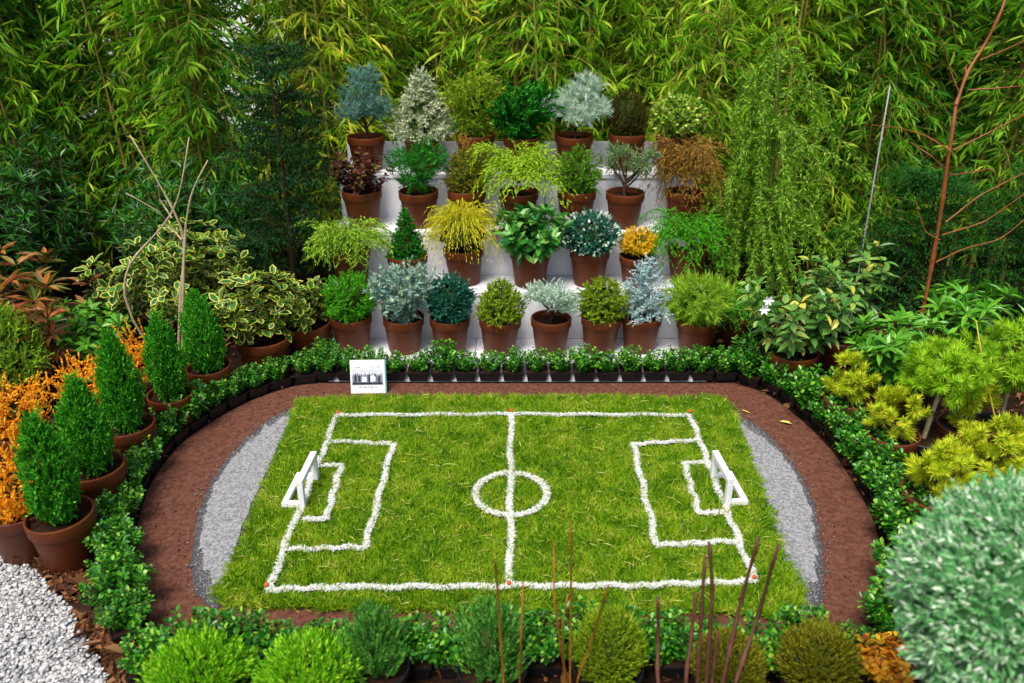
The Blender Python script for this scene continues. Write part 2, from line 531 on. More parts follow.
# ------------------------------------------------------------------ setting: ground, track, grit, turf
def inside(poly, x, y):
    poly = np.asarray(poly)
    c = np.zeros(len(x), bool)
    j = len(poly) - 1
    for i in range(len(poly)):
        xi, yi, xj, yj = poly[i][0], poly[i][1], poly[j][0], poly[j][1]
        with np.errstate(divide='ignore', invalid='ignore'):
            t = ((yi > y) != (yj > y)) & (x < (xj - xi) * (y - yi) / (yj - yi + 1e-12) + xi)
        c ^= t
        j = i
    return c


def smooth_path(pts, step=.02):
    """Catmull-Rom through the points, evenly resampled"""
    p = np.asarray(pts, float)[:, :2]
    q = np.vstack([2 * p[0] - p[1], p, 2 * p[-1] - p[-2]])
    out = []
    for i in range(1, len(q) - 2):
        for t in np.linspace(0, 1, 14, endpoint=False):
            a, b, c, d = q[i - 1], q[i], q[i + 1], q[i + 2]
            out.append(.5 * ((2 * b) + (c - a) * t + (2 * a - 5 * b + 4 * c - d) * t * t + (3 * b - a - 3 * c + d) * t ** 3))
    out.append(p[-1]); out = np.array(out)
    s = np.concatenate([[0], np.cumsum(np.linalg.norm(np.diff(out, axis=0), axis=1))])
    n = max(2, int(round(s[-1] / step)) + 1)
    u = np.linspace(0, s[-1], n)
    return np.stack([np.interp(u, s, out[:, 0]), np.interp(u, s, out[:, 1])], -1)


def sheet(name, poly, z, mat, kind='structure'):
    me = bpy.data.meshes.new(name)
    me.from_pydata([(p[0], p[1], z) for p in poly], [], [list(range(len(poly)))])
    me.materials.append(mat)
    o = bpy.data.objects.new(name, me)
    COL.objects.link(o)
    if kind:
        o['kind'] = kind
    # face up
    if me.polygons[0].normal.z < 0:
        me.flip_normals()
    return o


sheet('ground', [(-60, -20), (60, -20), (60, 120), (-60, 120)], 0, M['ground'])
M['far_lawn'] = surfmat('far_lawn', ['#5c7a1e', '#7d9a2c', '#98ad44'], 3, 6, .9, .3, 30, .1)
sheet('lawn', [(-59, 6.9), (59, 6.9), (59, 119), (-59, 119)], .004, M['far_lawn'])

g = Geo(); g.box((0, 0, 1.3), (3.0, .12, 2.6)); g.box((0, 0, 2.64), (3.1, .2, .08))
o = g.build('garden_wall', M['white'], None, (-3.2, 9.2, 0)); tag(o, 'pale rendered wall glimpsed through the gap in the bamboo', 'wall')
edge_px_left = [(152, 640), (139, 590), (136, 545), (141, 512), (154, 480), (178, 448), (210, 424), (250, 402), (290, 388), (318, 384)]
edge_px_right = [(735, 384), (768, 396), (800, 420), (830, 450), (852, 482), (870, 515), (881, 548), (884, 582), (876, 612), (858, 640)]
left_edge = [at(*p) for p in edge_px_left]
right_edge = [at(*p) for p in edge_px_right]
LP = smooth_path(left_edge, .02); RP = smooth_path(right_edge, .02)
track_poly = np.vstack([LP, RP])
sheet('running_track', track_poly, .004, M['track'])
# crumbs of track grit
def inside_scatter(poly, n):
    poly = np.asarray(poly)[:, :2]
    lo, hi = poly.min(0), poly.max(0)
    out = []
    tot = 0
    while tot < n:
        q = lo + (hi - lo) * rng.random((n * 2, 2))
        q = q[inside(poly, q[:, 0], q[:, 1])]
        out.append(q); tot += len(q)
    return np.vstack(out)[:n]


def pebbles(q, z, size, flat=.6, sides=6):
    """low stones as one mesh: two rings and a cap each"""
    n = len(q)
    a = np.linspace(0, 2 * PI, sides, endpoint=False)
    sx = size * (.55 + .7 * rng.random(n)); sy = sx * (.6 + .4 * rng.random(n)); rot = rng.random(n) * 6.28
    sz = sx * flat * (.7 + .5 * rng.random(n))
    rings = []
    for k, zz in ((.75, -.3), (1.0, .25), (.62, .8)):
        j = 1 + .22 * rng.normal(size=(n, sides))
        x = k * sx[:, None] * np.cos(a) * j; y = k * sy[:, None] * np.sin(a) * j
        tilt = .35 * rng.normal(size=(n, 1)) * x
        rings.append(np.stack([x * np.cos(rot)[:, None] - y * np.sin(rot)[:, None] + q[:, 0:1], x * np.sin(rot)[:, None] + y * np.cos(rot)[:, None] + q[:, 1:2],
                               np.broadcast_to(z, (n,))[:, None] + zz * sz[:, None] + tilt + sz[:, None] * .3], -1))
    cap = np.stack([q[:, 0], q[:, 1], np.broadcast_to(z, (n,)) + 1.35 * sz], -1)[:, None]
    v = np.concatenate(rings + [cap], 1)
    k = 3 * sides + 1
    ft = [[r * sides + j, r * sides + (j + 1) % sides, (r + 1) * sides + (j + 1) % sides, (r + 1) * sides + j] for r in range(2) for j in range(sides)]
    tt = [[2 * sides + j, 2 * sides + (j + 1) % sides, 3 * sides] for j in range(sides)]
    off = (np.arange(n) * k)[:, None, None]
    g = Geo()
    g.add(v.reshape(-1, 3), (off + np.array(ft)).reshape(-1, 4), 0, True)
    g.f.append(((off + np.array(tt)).reshape(-1, 3), 0, True))
    return g


q = inside_scatter(track_poly, 5200)
o = pebbles(q, .004, .0035, .6, 5).build('track_crumbs', leafmat('track_crumb', ['#2c1611', '#4a2a20', '#5f3a2d', '#7d594b', '#40211a'], .0, .9, .1))
tag(o, 'loose red brown grit covering the running track', 'grit', kind='stuff')

TZ = .030   # turf height
turf_px = [(300, 402), (352, 400), (430, 399), (512, 399), (600, 399), (670, 401), (722, 402), (740, 440), (758, 490), (777, 545), (799, 610),
           (700, 612), (560, 612), (420, 610), (300, 607), (221, 603), (238, 560), (261, 503), (283, 450)]
turf = np.array([at(p[0], p[1], .012)[:2] for p in turf_px])
gl_px = [(300, 406), (272, 420), (243, 443), (222, 468), (205, 497), (196, 530), (192, 565), (196, 590), (206, 604), (222, 604), (245, 530), (285, 440)]
gr_px = [(728, 412), (760, 430), (785, 455), (803, 482), (815, 512), (821, 545), (823, 580), (820, 606), (796, 612), (775, 540), (750, 470)]
for nm, pp in (('grit_bed', gl_px), ('grit_bed', gr_px)):
    poly = smooth_path([at(*p) for p in pp] + [at(*pp[0])], .02)[:-1]
    cen = poly.mean(0)
    rag = poly + (poly - cen) * (.02 * rng.normal(size=(len(poly), 1)))
    sheet(nm, rag, .008, M['grit_dark'])
    nrm_in = (cen - poly); nrm_in /= np.linalg.norm(nrm_in, axis=1)[:, None]
    inner = cen + (poly - cen) * (.84 + .03 * np.sin(np.arange(len(poly)) * .9)[:, None] + .03 * rng.normal(size=(len(poly), 1)))
    sheet('grit_layer', inner, .0115, M['grit_layer'])
    q = inside_scatter(poly, 24000)
    # grains thin out towards the rim of the bed
    d = np.min(np.linalg.norm(q[:, None, :] - poly[None, ::2, :], axis=2), axis=1)
    keep = rng.random(len(q)) < np.clip((d - .006) / .05, 0.02, 1)
    q = q[keep]
    q = np.vstack([q, poly[rng.integers(0, len(poly), 500)] + .022 * rng.normal(size=(500, 2))])
    o = pebbles(q, .0085, .0023, .6, 5).build('pale_grit', M['grit'])
    tag(o, 'pale grey grit spread between the turf and the running track', 'grit', kind='stuff')

# turf slab
nT = 0
tp = smooth_path(list(turf) + [turf[0]], .015)[:-1]
tp = tp + .006 * rng.normal(size=tp.shape)
g = Geo()
n = len(tp)
low = np.column_stack([tp, np.full(n, .002)]); top = np.column_stack([tp * 1.0, np.full(n, TZ - .012)])
g.add(np.vstack([low, top]), [[i, (i + 1) % n, n + (i + 1) % n, n + i] for i in range(n)], 0, False)
g.add(top, [list(range(n))], 0, False)
o = g.build('turf_slab', M['turf_soil'])
o['kind'] = 'structure'

# chalk lines (as points on the turf)
LZ = TZ
def seg(*px):
    return [at(p[0], p[1], LZ)[:2] for p in px]

lines = [seg((337, 415), (511, 414), (690, 415)), seg((268, 589), (350, 587), (510, 586), (640, 585), (755, 581)),
         seg((337, 415), (268, 589)), seg((690, 415), (717, 485), (755, 581)), seg((511, 414), (510, 586)),
         seg((333, 441), (393, 444), (365, 547), (290, 549)), seg((322, 465), (341, 465), (326, 519), (304, 519)),
         seg((700, 440), (633, 444), (657, 545), (737, 541)), seg((703, 462), (684, 463), (699, 513), (724, 512))]
cc = at(511, 493, LZ)[:2]
cr = 35.8 / F * (at(511, 493, LZ)[1] * CA + (H - LZ) * SA)
lines.append([cc + cr * np.array([math.cos(a), math.sin(a)]) for a in np.linspace(0, 2 * PI, 33)])
LW = .0045


def line_dist(q):
    d = np.full(len(q), 9.0)
    for l in lines:
        for a, b in zip(l[:-1], l[1:]):
            ab = b - a
            t = np.clip(((q - a) @ ab) / (ab @ ab), 0, 1)
            d = np.minimum(d, np.linalg.norm(q - (a + t[:, None] * ab), axis=1))
    return d


def blades(q, z, ln, w, lean=.55):
    n = len(q)
    D = nrm(np.column_stack([lean * rng.normal(size=(n, 2)), np.full(n, 1.0)]))
    N = rng.normal(size=(n, 3))
    return np.column_stack([q, np.full(n, z)]), D, N, ln, w


nb = 105000
q = inside_scatter(tp, nb)
d = line_dist(q)
clump = .5 + .5 * np.sin(q[:, 0] * 31 + 2 * np.sin(q[:, 1] * 17)) * np.sin(q[:, 1] * 27 + 1.5 * np.sin(q[:, 0] * 23))
white = d < LW * (1 + .35 * rng.normal(size=nb))
gq = q[~white]; cl = clump[~white]
g = Geo()
P, D, N, _, _ = blades(gq, TZ - .014, 0, 0, .8)
leaves(g, P, D, N, (.012 + .020 * rng.random(len(gq))) * (.7 + .6 * cl), .0032 + .0014 * rng.random(len(gq)), 'blade')
# long pale clippings lying on top
nc = 1700
cq = inside_scatter(tp, nc); cq = cq[line_dist(cq) > LW * 1.3]
D = np.column_stack([rng.normal(size=(len(cq), 2)), .25 * rng.random(len(cq))])
leaves(g, np.column_stack([cq, TZ + .002 + .006 * rng.random(len(cq))]), D, rng.normal(size=(len(cq), 3)) + [0, 0, 1], .022 + .022 * rng.random(len(cq)), .0018, 'blade', 1)
# overhanging fringe along the rim
k = rng.integers(0, len(tp), 6000)
cen = tp.mean(0)
fq = tp[k] + .008 * rng.normal(size=(6000, 2))
out = nrm(tp[k] - cen)
D = np.column_stack([out * .45 + .6 * rng.normal(size=(6000, 2)), .35 + .5 * rng.random(6000)])
leaves(g, np.column_stack([fq, TZ - .016 + .006 * rng.random(6000)]), D, rng.normal(size=(6000, 3)) + [0, 0, 1], .014 + .016 * rng.random(6000), .0034, 'blade')
o = g.build('grass', [M['grass'], M['straw']])
tag(o, 'short lime green grass growing over the football pitch', 'grass', kind='stuff')
# chalked grass: white blades bent flat, thick along the lines
g = Geo()
wq = []
for l in lines:
    for a, b in zip(l[:-1], l[1:]):
        m = int(np.linalg.norm(b - a) * 6800)
        t = rng.random(m)[:, None]
        nn_ = np.array([-(b - a)[1], (b - a)[0]]); nn_ = nn_ / np.linalg.norm(nn_)
        wob = .004 * np.sin(t * 19 + a[0] * 40)
        wq.append(a + t * (b - a) + nn_ * (LW * 1.15 * (rng.random(m)[:, None] * 2 - 1) * (1 + .2 * rng.normal(size=(m, 1))) + wob))
wq = np.vstack(wq)
n = len(wq)
D = np.column_stack([rng.normal(size=(n, 2)), .05 + .35 * rng.random(n)])
leaves(g, np.column_stack([wq, TZ - .003 + .005 * rng.random(n)]), D, rng.normal(size=(n, 3)) * .35 + [0, 0, 1], .006 + .009 * rng.random(n), .0021 + .0012 * rng.random(n), 'blade')
o = g.build('pitch_markings', M['chalk'])
o['kind'] = 'structure'

# white pebble path, bottom left
path_px = [(-60, 515), (0, 542), (28, 566), (52, 592), (72, 612), (84, 640), (100, 665), (112, 690), (130, 730), (-160, 730), (-260, 560)]
pp = np.array([at(*p)[:2] for p in path_px])
sheet('gravel_path', pp, .004, M['path'])
q = inside_scatter(pp, 14000)
q = q + .006 * rng.normal(size=q.shape)
o = pebbles(q, .004 + .007 * rng.random(len(q)), .0066, .55, 6).build('gravel', M['pebble'])
tag(o, 'white and grey pebbles of the gravel path', 'gravel', kind='stuff')

# bark mulch
nb = 15000
q = np.column_stack([rng.uniform(-2.6, 2.6, nb), rng.uniform(1.0, 4.2, nb)])
q2 = np.array([at(*p)[:2] for p in [(0, 520), (60, 560), (130, 610), (150, 690), (105, 690), (70, 615), (0, 548)]])
q = np.vstack([q, inside_scatter(q2, 2600)])
keep = ~inside(track_poly, q[:, 0], q[:, 1]) & ~inside(pp, q[:, 0] - .01, q[:, 1] - .01)
keep &= ~((np.abs(q[:, 0]) < .95) & (q[:, 1] > 3.2))
q = q[keep]
n = len(q)
g = Geo()
D = np.column_stack([rng.normal(size=(n, 2)), .35 * rng.normal(size=n)])
big = rng.random(n) < .12
leaves(g, np.column_stack([q, .006 + .02 * rng.random(n)]), D, rng.normal(size=(n, 3)) * .5 + [0, 0, 1], np.where(big, .055, .022) * (.6 + .8 * rng.random(n)),
       np.where(big, .024, .010) * (.6 + .8 * rng.random(n)), 'lance')
o = g.build('bark_mulch', M['bark'])
tag(o, 'brown bark chips and dead leaves mulching the beds', 'mulch', kind='stuff')

# ------------------------------------------------------------------ white stepped stand
ST_X0, ST_X1 = -.865, .915
tiers = [(3.335, .045), (3.60, .285), (3.83, .51), (4.06, .735)]   # front edge Y, top z
root = empty('plant_stand', (.025, 3.335, 0))
tag(root, 'white painted stepped stand holding four rows of potted conifers', 'plant stand')
w = ST_X1 - ST_X0
g = Geo(); g.box((0, -.051, .005), (w - .10, .096, .008)); g.build('base_board', M['white'], root)
for i, (y, z) in enumerate(tiers):
    z0 = 0.0 if i == 0 else tiers[i - 1][1]
    y1 = tiers[i + 1][0] if i < 3 else y + .27
    sp = w * (.08 if i % 2 else -.11)                  # joint between the two boards of each tier
    for xa, xb, tl in ((-w / 2, sp - .0015, .0), (sp + .0015, w / 2, .0012)):
        g = Geo(); g.box(((xa + xb) / 2, y + .009 - 3.335 + tl, (z0 + z - .018) / 2), (xb - xa - .002, .018, z - .018 - z0)); g.build('riser', M['white'], root)
        g = Geo(); g.box(((xa + xb) / 2, (y - .006 + y1) / 2 - 3.335, z - .009 - tl), (xb - xa, y1 - y + .004, .018)); g.build('tread', M['white'], root)
for sx in (-1, 1):
    for i, (y, z) in enumerate(tiers):
        y1 = tiers[i + 1][0] if i < 3 else y + .27
        z0 = 0
        g = Geo(); g.box((sx * (w / 2 - .012), (y + .02 + y1) / 2 - 3.335, (z - .018) / 2), (.018, y1 - y - .022, z - .02)); g.build('side_panel', M['white'], root)
g = Geo(); g.box((0, 4.06 + .279 - 3.335, .42), (w, .018, .84)); g.build('back_board', M['white'], root)

# ------------------------------------------------------------------ plants
def potted(name, label, x, y, z, R, h, fol, mats, rz=None, group='potted plants on the white stand', cat='potted plant', stem=None, pot=True, potmat='pot', fz=None,
           shift=(0, 0)):
    root = empty(name, (x, y, z), rng.random() * 6.28 if rz is None else rz)
    if rz is None:
        root.rotation_euler = (.022 * rng.normal(), .022 * rng.normal(), root.rotation_euler[2])
    tag(root, label, cat, group)
    if pot:
        pot_parts(R, h, root, M[potmat], M['soil'])
    base = (h * .86 if pot else 0.0) if fz is None else fz
    if stem:
        g = Geo()
        sh, sr = stem
        s = np.linspace(0, 1, 7)
        g.tube(np.stack([.012 * np.sin(s * 4) * sh / .1 * .5, .01 * np.sin(s * 3 + 1) * sh / .1 * .5, s * sh], -1), np.linspace(sr, sr * .7, 7), 7)
        g.build('stem', M['twig'], root, (0, 0, base - .004))
    if fol is not None:
        fo = fol.build('foliage', [M[m] if isinstance(m, str) else m for m in mats], root, (shift[0], shift[1], base))
        if 'white stand' in group:
            fo.scale = (1.12, 1.12, 1.07)
    return root


# spilled soil and needles on the treads
g = Geo()
for i, (y, z) in enumerate(tiers):
    n = 260
    q = np.column_stack([.025 + (rng.random(n) - .5) * w * .97, y + .004 + .2 * rng.random(n) ** 1.6, np.full(n, z + .0015)])
    leaves(g, q, np.column_stack([rng.normal(size=(n, 2)), .1 * rng.random(n)]), rng.normal(size=(n, 3)) * .3 + [0, 0, 1], .004 + .012 * rng.random(n) ** 3, .0035 * (.5 + rng.random(n)), 'oval')
o = g.build('soil_crumbs', M['bark']); tag(o, 'spilled soil and needles on the treads of the white stand', 'soil', kind='stuff')
PR, PH = .0965, .172
ROWY = [3.335 + .135, 3.60 + .115, 3.83 + .115, 4.06 + .125]


def on_stand(row, px, name, label, fol, mats, R=PR, h=PH, stem=(.05, .006), dy=0.0):
    y = ROWY[row] + dy; z = tiers[row][1]
    R_ = R * (.97 + .05 * rng.random()); h_ = h * (.97 + .06 * rng.random())
    return potted(name, label, X(px, y, z + h), y + .012 * rng.normal(), z, R_, h_, fol, mats, stem=stem)


c = 'core'
# row 1 (front)
on_stand(0, 350, 'potted_conifer', 'fresh green feathery globe in brown pot, front stand row beside variegated shrubs',
         fol_profile('globe', .108, .20, 330, .05, 12, .014, .0035, .6, .35, .10, z0=.005), ['fresh_green', c])
on_stand(0, 402, 'potted_conifer', 'blue grey spiky conifer with yellowish upright tips in front stand row',
         fol_profile('vase', .125, .21, 130, .075, 20, .020, .0065, .85, .45, .22, .3, core=0, z0=.02, kind='oval'), ['blue_grey', c], stem=(.12, .007))
on_stand(0, 449, 'potted_conifer', 'dense dark blue green conifer ball in front stand row',
         fol_profile('globe', .095, .20, 380, .035, 12, .013, .005, .8, .3, .12, z0=.0), ['blue_green', c])
on_stand(0, 499, 'potted_conifer', 'yellow green stubby dwarf spruce cone in front stand row',
         fol_profile('bullet', .097, .20, 260, .035, 16, .012, .0045, .85, .35, .14, z0=-.005), ['yellow_green', c])
on_stand(0, 551, 'potted_conifer', 'pale mint white flat topped spruce on short stem, front stand row',
         fol_pads([((0, 0, .14), .10, .08), ((-.07, .02, .15), .06, .06), ((.06, -.03, .085), .06, .07), ((.02, -.05, .10), .07, .07), ((-.04, -.05, .15), .06, .06)],
                  75, .035, 16, .012, .0045), ['pale_mint', 'twig'], stem=(.08, .008))
on_stand(0, 600, 'potted_conifer', 'rounded lime green knobbly spruce in front stand row',
         fol_profile('globe', .105, .185, 210, .035, 18, .012, .0055, .9, .25, .16, z0=.0), ['yellow_green', c])
on_stand(0, 642, 'potted_conifer', 'silver blue open spruce with pointed top in front stand row',
         fol_profile('cone', .135, .27, 120, .065, 26, .013, .0042, .95, .15, .22, .3, z0=.02, core=0), ['silver_blue', c], stem=(.2, .007))
on_stand(0, 697, 'potted_conifer', 'soft bright lime pine mound at end of front stand row',
         fol_profile('mush', .132, .20, 190, .06, 20, .034, .0028, .7, .3, .12, .4, z0=.0, core=.6), ['lime_mix', c])
# row 2
on_stand(1, 350, 'potted_conifer', 'wide lime green juniper spilling over pot edge in second stand row',
         fol_arch(46, .23, .10, .07, .013, .0048, 90, .03, .075), ['lime_mix', 'twig'])
on_stand(1, 408, 'potted_conifer', 'small dark green pointed spruce cone in second stand row',
         fol_profile('cone', .088, .23, 420, .028, 12, .010, .0032, .7, .25, .10, z0=-.005), ['deep_green', c], dy=-.03)
on_stand(1, 464, 'potted_conifer', 'golden thread cypress mop hanging over pot in second stand row',
         fol_mop(430, .175, .15, .17, .016, .0034, 26, .05), ['golden', c])
on_stand(1, 530, 'potted_shrub', 'broad glossy leaved rhododendron in second stand row',
         fol_broad(30, .15, .19, 4, 6, .058, .026, 'oval', .01, .4), ['rhodo', 'twig'])
on_stand(1, 590, 'potted_conifer', 'dark blue green conifer with pale mint tips in second stand row',
         (lambda g: (g, leaves(g, *(lambda cr: (cr[0] + [0, 0, .005], cr[1], rng.normal(size=(420, 3))))(crown('globe', .122, .185, 420, .3, .12, .93)), .017, .011, 'oval', 2))[0])(
             fol_profile('globe', .115, .18, 330, .04, 12, .013, .005, .8, .3, .14, z0=.0)), ['blue_green', c, 'pale_mint'])
on_stand(1, 638, 'potted_conifer', 'small bright yellow mound of foliage in second stand row',
         fol_profile('globe', .082, .105, 210, .03, 14, .010, .0045, .9, .3, .16, z0=.03), ['yellow', c], R=.086, h=.15, dy=-.01)
on_stand(1, 690, 'potted_conifer', 'spreading fresh green juniper at end of second stand row',
         fol_arch(52, .20, .12, .13, .013, .0042, 90, .04, .07), ['fresh_green', 'twig'])
# row 3
on_stand(2, 361, 'potted_shrub', 'burgundy purple leaved small shrub in third stand row',
         fol_broad(26, .14, .20, 7, 4, .028, .016, 'oval', .0, .3), ['burgundy', 'twig'])
on_stand(2, 419, 'potted_conifer', 'dark green open yew with feathery shoots in third stand row',
         fol_profile('vase', .125, .20, 100, .085, 30, .018, .0034, 1.0, .4, .2, .25, core=0, z0=.03), ['deep_green', c], stem=(.13, .007))
on_stand(2, 467, 'potted_conifer', 'olive egg shaped conifer with orange bronze tip in third stand row',
         (lambda g: (g, leaves(g, *(lambda s: (s[0] + [0, 0, .20], s[1], s[2]))(shoots(rng.normal(size=(26, 3)) * [.018, .018, .012], rng.normal(size=(26, 3)) * [.35, .35, .2] + [0, 0, 1], .06, 12, .6)),
                           .012, .004, 'needle', 2))[0])(
             fol_profile('egg', .09, .215, 400, .035, 12, .011, .0035, .7, .4, .10, z0=-.01)), ['olive', c, 'bronze'])
on_stand(2, 519, 'potted_conifer', 'bright lime feathery cypress sprawling sideways in third stand row',
         fol_arch(52, .23, .14, .10, .014, .0055, 90, .06, .08), ['lime', 'twig'])
on_stand(2, 576, 'potted_conifer', 'mid green tufted cypress with yellowish tips in third stand row',
         fol_profile('egg', .105, .20, 150, .05, 22, .013, .0055, .7, .35, .2, .4, z0=.01, core=.5), ['spruce_green', c])
on_stand(2, 625, 'potted_conifer', 'grey green bonsai like dwarf pine with forked trunk in third stand row',
         fol_pads([((0, 0, .19), .06, .07), ((-.08, .02, .17), .05, .06), ((.085, 0, .16), .055, .06), ((-.05, -.04, .12), .045, .05), ((.06, -.05, .11), .05, .05),
                   ((-.10, -.01, .21), .035, .045), ((.03, .03, .22), .045, .05)], 42, .04, 14, .013, .004), ['dwarf_pine', 'twig'], stem=(.09, .009))
on_stand(2, 685, 'potted_conifer', 'orange bronze drooping juniper at end of third stand row',
         fol_arch(60, .19, .17, .17, .016, .0036, 90, .06, .08), ['bronze', 'twig'])
# row 4 (top)
on_stand(3, 366, 'potted_conifer', 'blue green dense pine with short trunk in top stand row',
         fol_pads([((0, 0, .20), .09, .13), ((0, 0, .28), .065, .10), ((-.05, -.03, .15), .07, .08), ((.06, -.02, .15), .065, .08)], 70, .05, 20, .026, .0025), ['blue_pine', 'twig'], stem=(.12, .009))
on_stand(3, 421, 'potted_conifer', 'cream and pale green variegated spruce pyramid in top stand row',
         fol_profile('cone', .165, .32, 280, .05, 16, .015, .0058, .9, .1, .16, .4, z0=.0, core=.55), ['cream_tips', c], stem=(.2, .006))
on_stand(3, 475, 'potted_conifer', 'upright yellow green loose cypress in top stand row',
         fol_profile('vase', .13, .27, 130, .09, 26, .015, .0055, .6, .6, .2, .3, core=.35, z0=.02), ['yellow_green', c])
on_stand(3, 523, 'potted_conifer', 'lush dark green fleecy conifer in top stand row',
         fol_profile('vase', .145, .24, 110, .075, 30, .020, .0075, .75, .35, .2, .3, core=.4, z0=.005, kind='oval'), ['deep_green', c])
on_stand(3, 574, 'potted_conifer', 'silvery blue green bushy pine in top stand row',
         fol_pads([((.0, 0, .18), .10, .10), ((.05, 0, .24), .06, .10), ((-.09, 0, .15), .065, .07), ((.09, -.02, .15), .06, .07), ((0, -.06, .13), .07, .07)], 60, .05, 22, .028, .0026),
         ['pale_mint', 'twig'], stem=(.1, .008))
on_stand(3, 628, 'potted_conifer', 'dark brownish green egg shaped conifer in top stand row',
         fol_profile('egg', .092, .235, 560, .03, 11, .009, .003, .6, .5, .04, .6, z0=-.01), ['brown_green', c])
on_stand(3, 674, 'potted_shrub', 'round yellow edged box ball at end of top stand row',
         fol_profile('globe', .118, .19, 330, .04, 8, .017, .010, 1.0, .3, .08, .5, z0=.005, kind='oval'), ['box_gold', c])

# ------------------------------------------------------------------ box edging in black square pots
def make_box(seed, pale):
    root = empty('box_seedling', (0, 0, 0))
    g = Geo()
    a, b, h = .0475, .040, .043
    sq = np.array([[-1, -1], [1, -1], [1, 1], [-1, 1]], float)
    rings = [(b, 0), (a * .97, h * .86), (a * 1.02, h * .87), (a * 1.02, h), (a * .93, h), (a * .88, h * .8)]
    v = np.vstack([np.column_stack([sq * r, np.full(4, z)]) for r, z in rings])
    f = [[i * 4 + j, i * 4 + (j + 1) % 4, (i + 1) * 4 + (j + 1) % 4, (i + 1) * 4 + j] for i in range(5) for j in range(4)]
    g.add(v, f, 0, False); g.add(np.column_stack([sq * b, np.zeros(4)]), [[3, 2, 1, 0]], 0, False)
    pot = g.build('pot', M['black'], root)
    s = Geo()
    k = 5
    xs = np.linspace(-.045, .045, k)
    v = np.array([[x, y, h * .84 + .006 * rng.random()] for x in xs for y in xs])
    s.add(v, [[i * k + j, (i + 1) * k + j, (i + 1) * k + j + 1, i * k + j + 1] for i in range(k - 1) for j in range(k - 1)], 0)
    s.build('soil', M['soil'], pot)
    fol_broad(30, .080, .115, 10, 4, .0165, .0105, 'oval', .0, .10, .45, .05, stem_r=.0015).build('foliage', [M['box'], M['twig']], root, (0, 0, h * .84))
    return root


protos = [make_box(i, False) for i in range(6)]
used = set()


def place_box(x, y, rz, label, group, z=.004, big=1.0):
    i = int(rng.integers(0, 6))
    p = protos[i]
    if i in used:
        p = copy_tree(p)
    used.add(i)
    p.location = (x, y, z)
    p.rotation_euler = (0, 0, rz)
    for ch in p.children:
        if ch.name.startswith('foliage'):
            s = big * (.78 + .38 * rng.random())
            ch.scale = (s, s, s * (.9 + .25 * rng.random())); ch.rotation_euler = (0, 0, rng.random() * 6.28)
    tag(p, label, 'box plant', group)


def along(path, step, off):
    pth = smooth_path(path, .004)
    s = np.concatenate([[0], np.cumsum(np.linalg.norm(np.diff(pth, axis=0), axis=1))])
    n = int(s[-1] / step)
    for k in range(n):
        u = (k + .5) * s[-1] / n
        p = np.array([np.interp(u, s, pth[:, 0]), np.interp(u, s, pth[:, 1])])
        p2 = np.array([np.interp(u + .01, s, pth[:, 0]), np.interp(u + .01, s, pth[:, 1])])
        p1 = np.array([np.interp(u - .01, s, pth[:, 0]), np.interp(u - .01, s, pth[:, 1])])
        t = nrm(p2 - p1); nn_ = np.array([-t[1], t[0]])
        q = p + nn_ * off
        yield q[0], q[1], math.atan2(t[1], t[0])


for x, y, a in along(left_edge, .100, .047):
    place_box(x, y, a, 'small box plant in black pot edging the track curve nearest the cone conifers', 'box plants round the curve by the cone conifers', big=.98)
for x, y, a in along([at(312, 384), at(420, 384.5), at(520, 384.5), at(640, 384.5), at(738, 384)], .1035, .054):
    place_box(x, y, a, 'small box plant in black square pot in the straight row before the white stand', 'box plants in the straight row before the stand', z=.010, big=.92)
for x, y, a in along(right_edge, .100, .06):
    place_box(x, y, a, 'small box plant in black pot edging the track curve nearest the yellow pines', 'box plants round the curve by the yellow pines', big=1.2)
for x, y, a in along([at(138, 662), at(300, 655), at(420, 653), at(512, 652), at(620, 652), at(740, 653), at(862, 658)], .108, -.052):
    place_box(x, y, a, 'small box plant in black pot along the near side of the pitch', 'box plants along the near side of the pitch')

# ------------------------------------------------------------------ goals, markers, sign
def goal(px_near, px_far, sgn, label):
    a, b = at(*px_near, TZ), at(*px_far, TZ)
    cen = (a + b) / 2
    ln = np.linalg.norm((b - a)[:2])
    root = empty('football_goal', (cen[0], cen[1], TZ - .004), math.atan2(b[1] - a[1], b[0] - a[0]) - PI / 2)
    tag(root, label, 'goal', 'goals on the miniature pitch')
    t, hh, dp = .020, .090, .040
    for s in (-1, 1):
        g = Geo(); g.box((0, s * (ln / 2), hh / 2), (t, t, hh)); g.build('post', M['goal'], root)
    g = Geo(); g.box((0, 0, hh + t / 2 + .0005), (t + .002, ln + t, t)); g.build('crossbar', M['goal'], root)
    g = Geo()
    for s in (-1, 1):
        g.box((sgn * (t / 2 + dp / 2), s * ln / 2, t / 2 + .001), (dp - .001, t * .95, t * .9))
    g.box((sgn * (t / 2 + dp + t / 2), 0, t / 2 + .0015), (t, ln + t, t * .92))
    g.build('base_frame', M['goal'], root)
    for o in root.children:
        bv = o.modifiers.new('edge', 'BEVEL'); bv.width = .0018; bv.segments = 2


goal((303, 506), (316, 478), -1, 'white wooden goal nearest the cone shaped conifers')
goal((727, 504), (713, 477), 1, 'white wooden goal nearest the yellow pines')

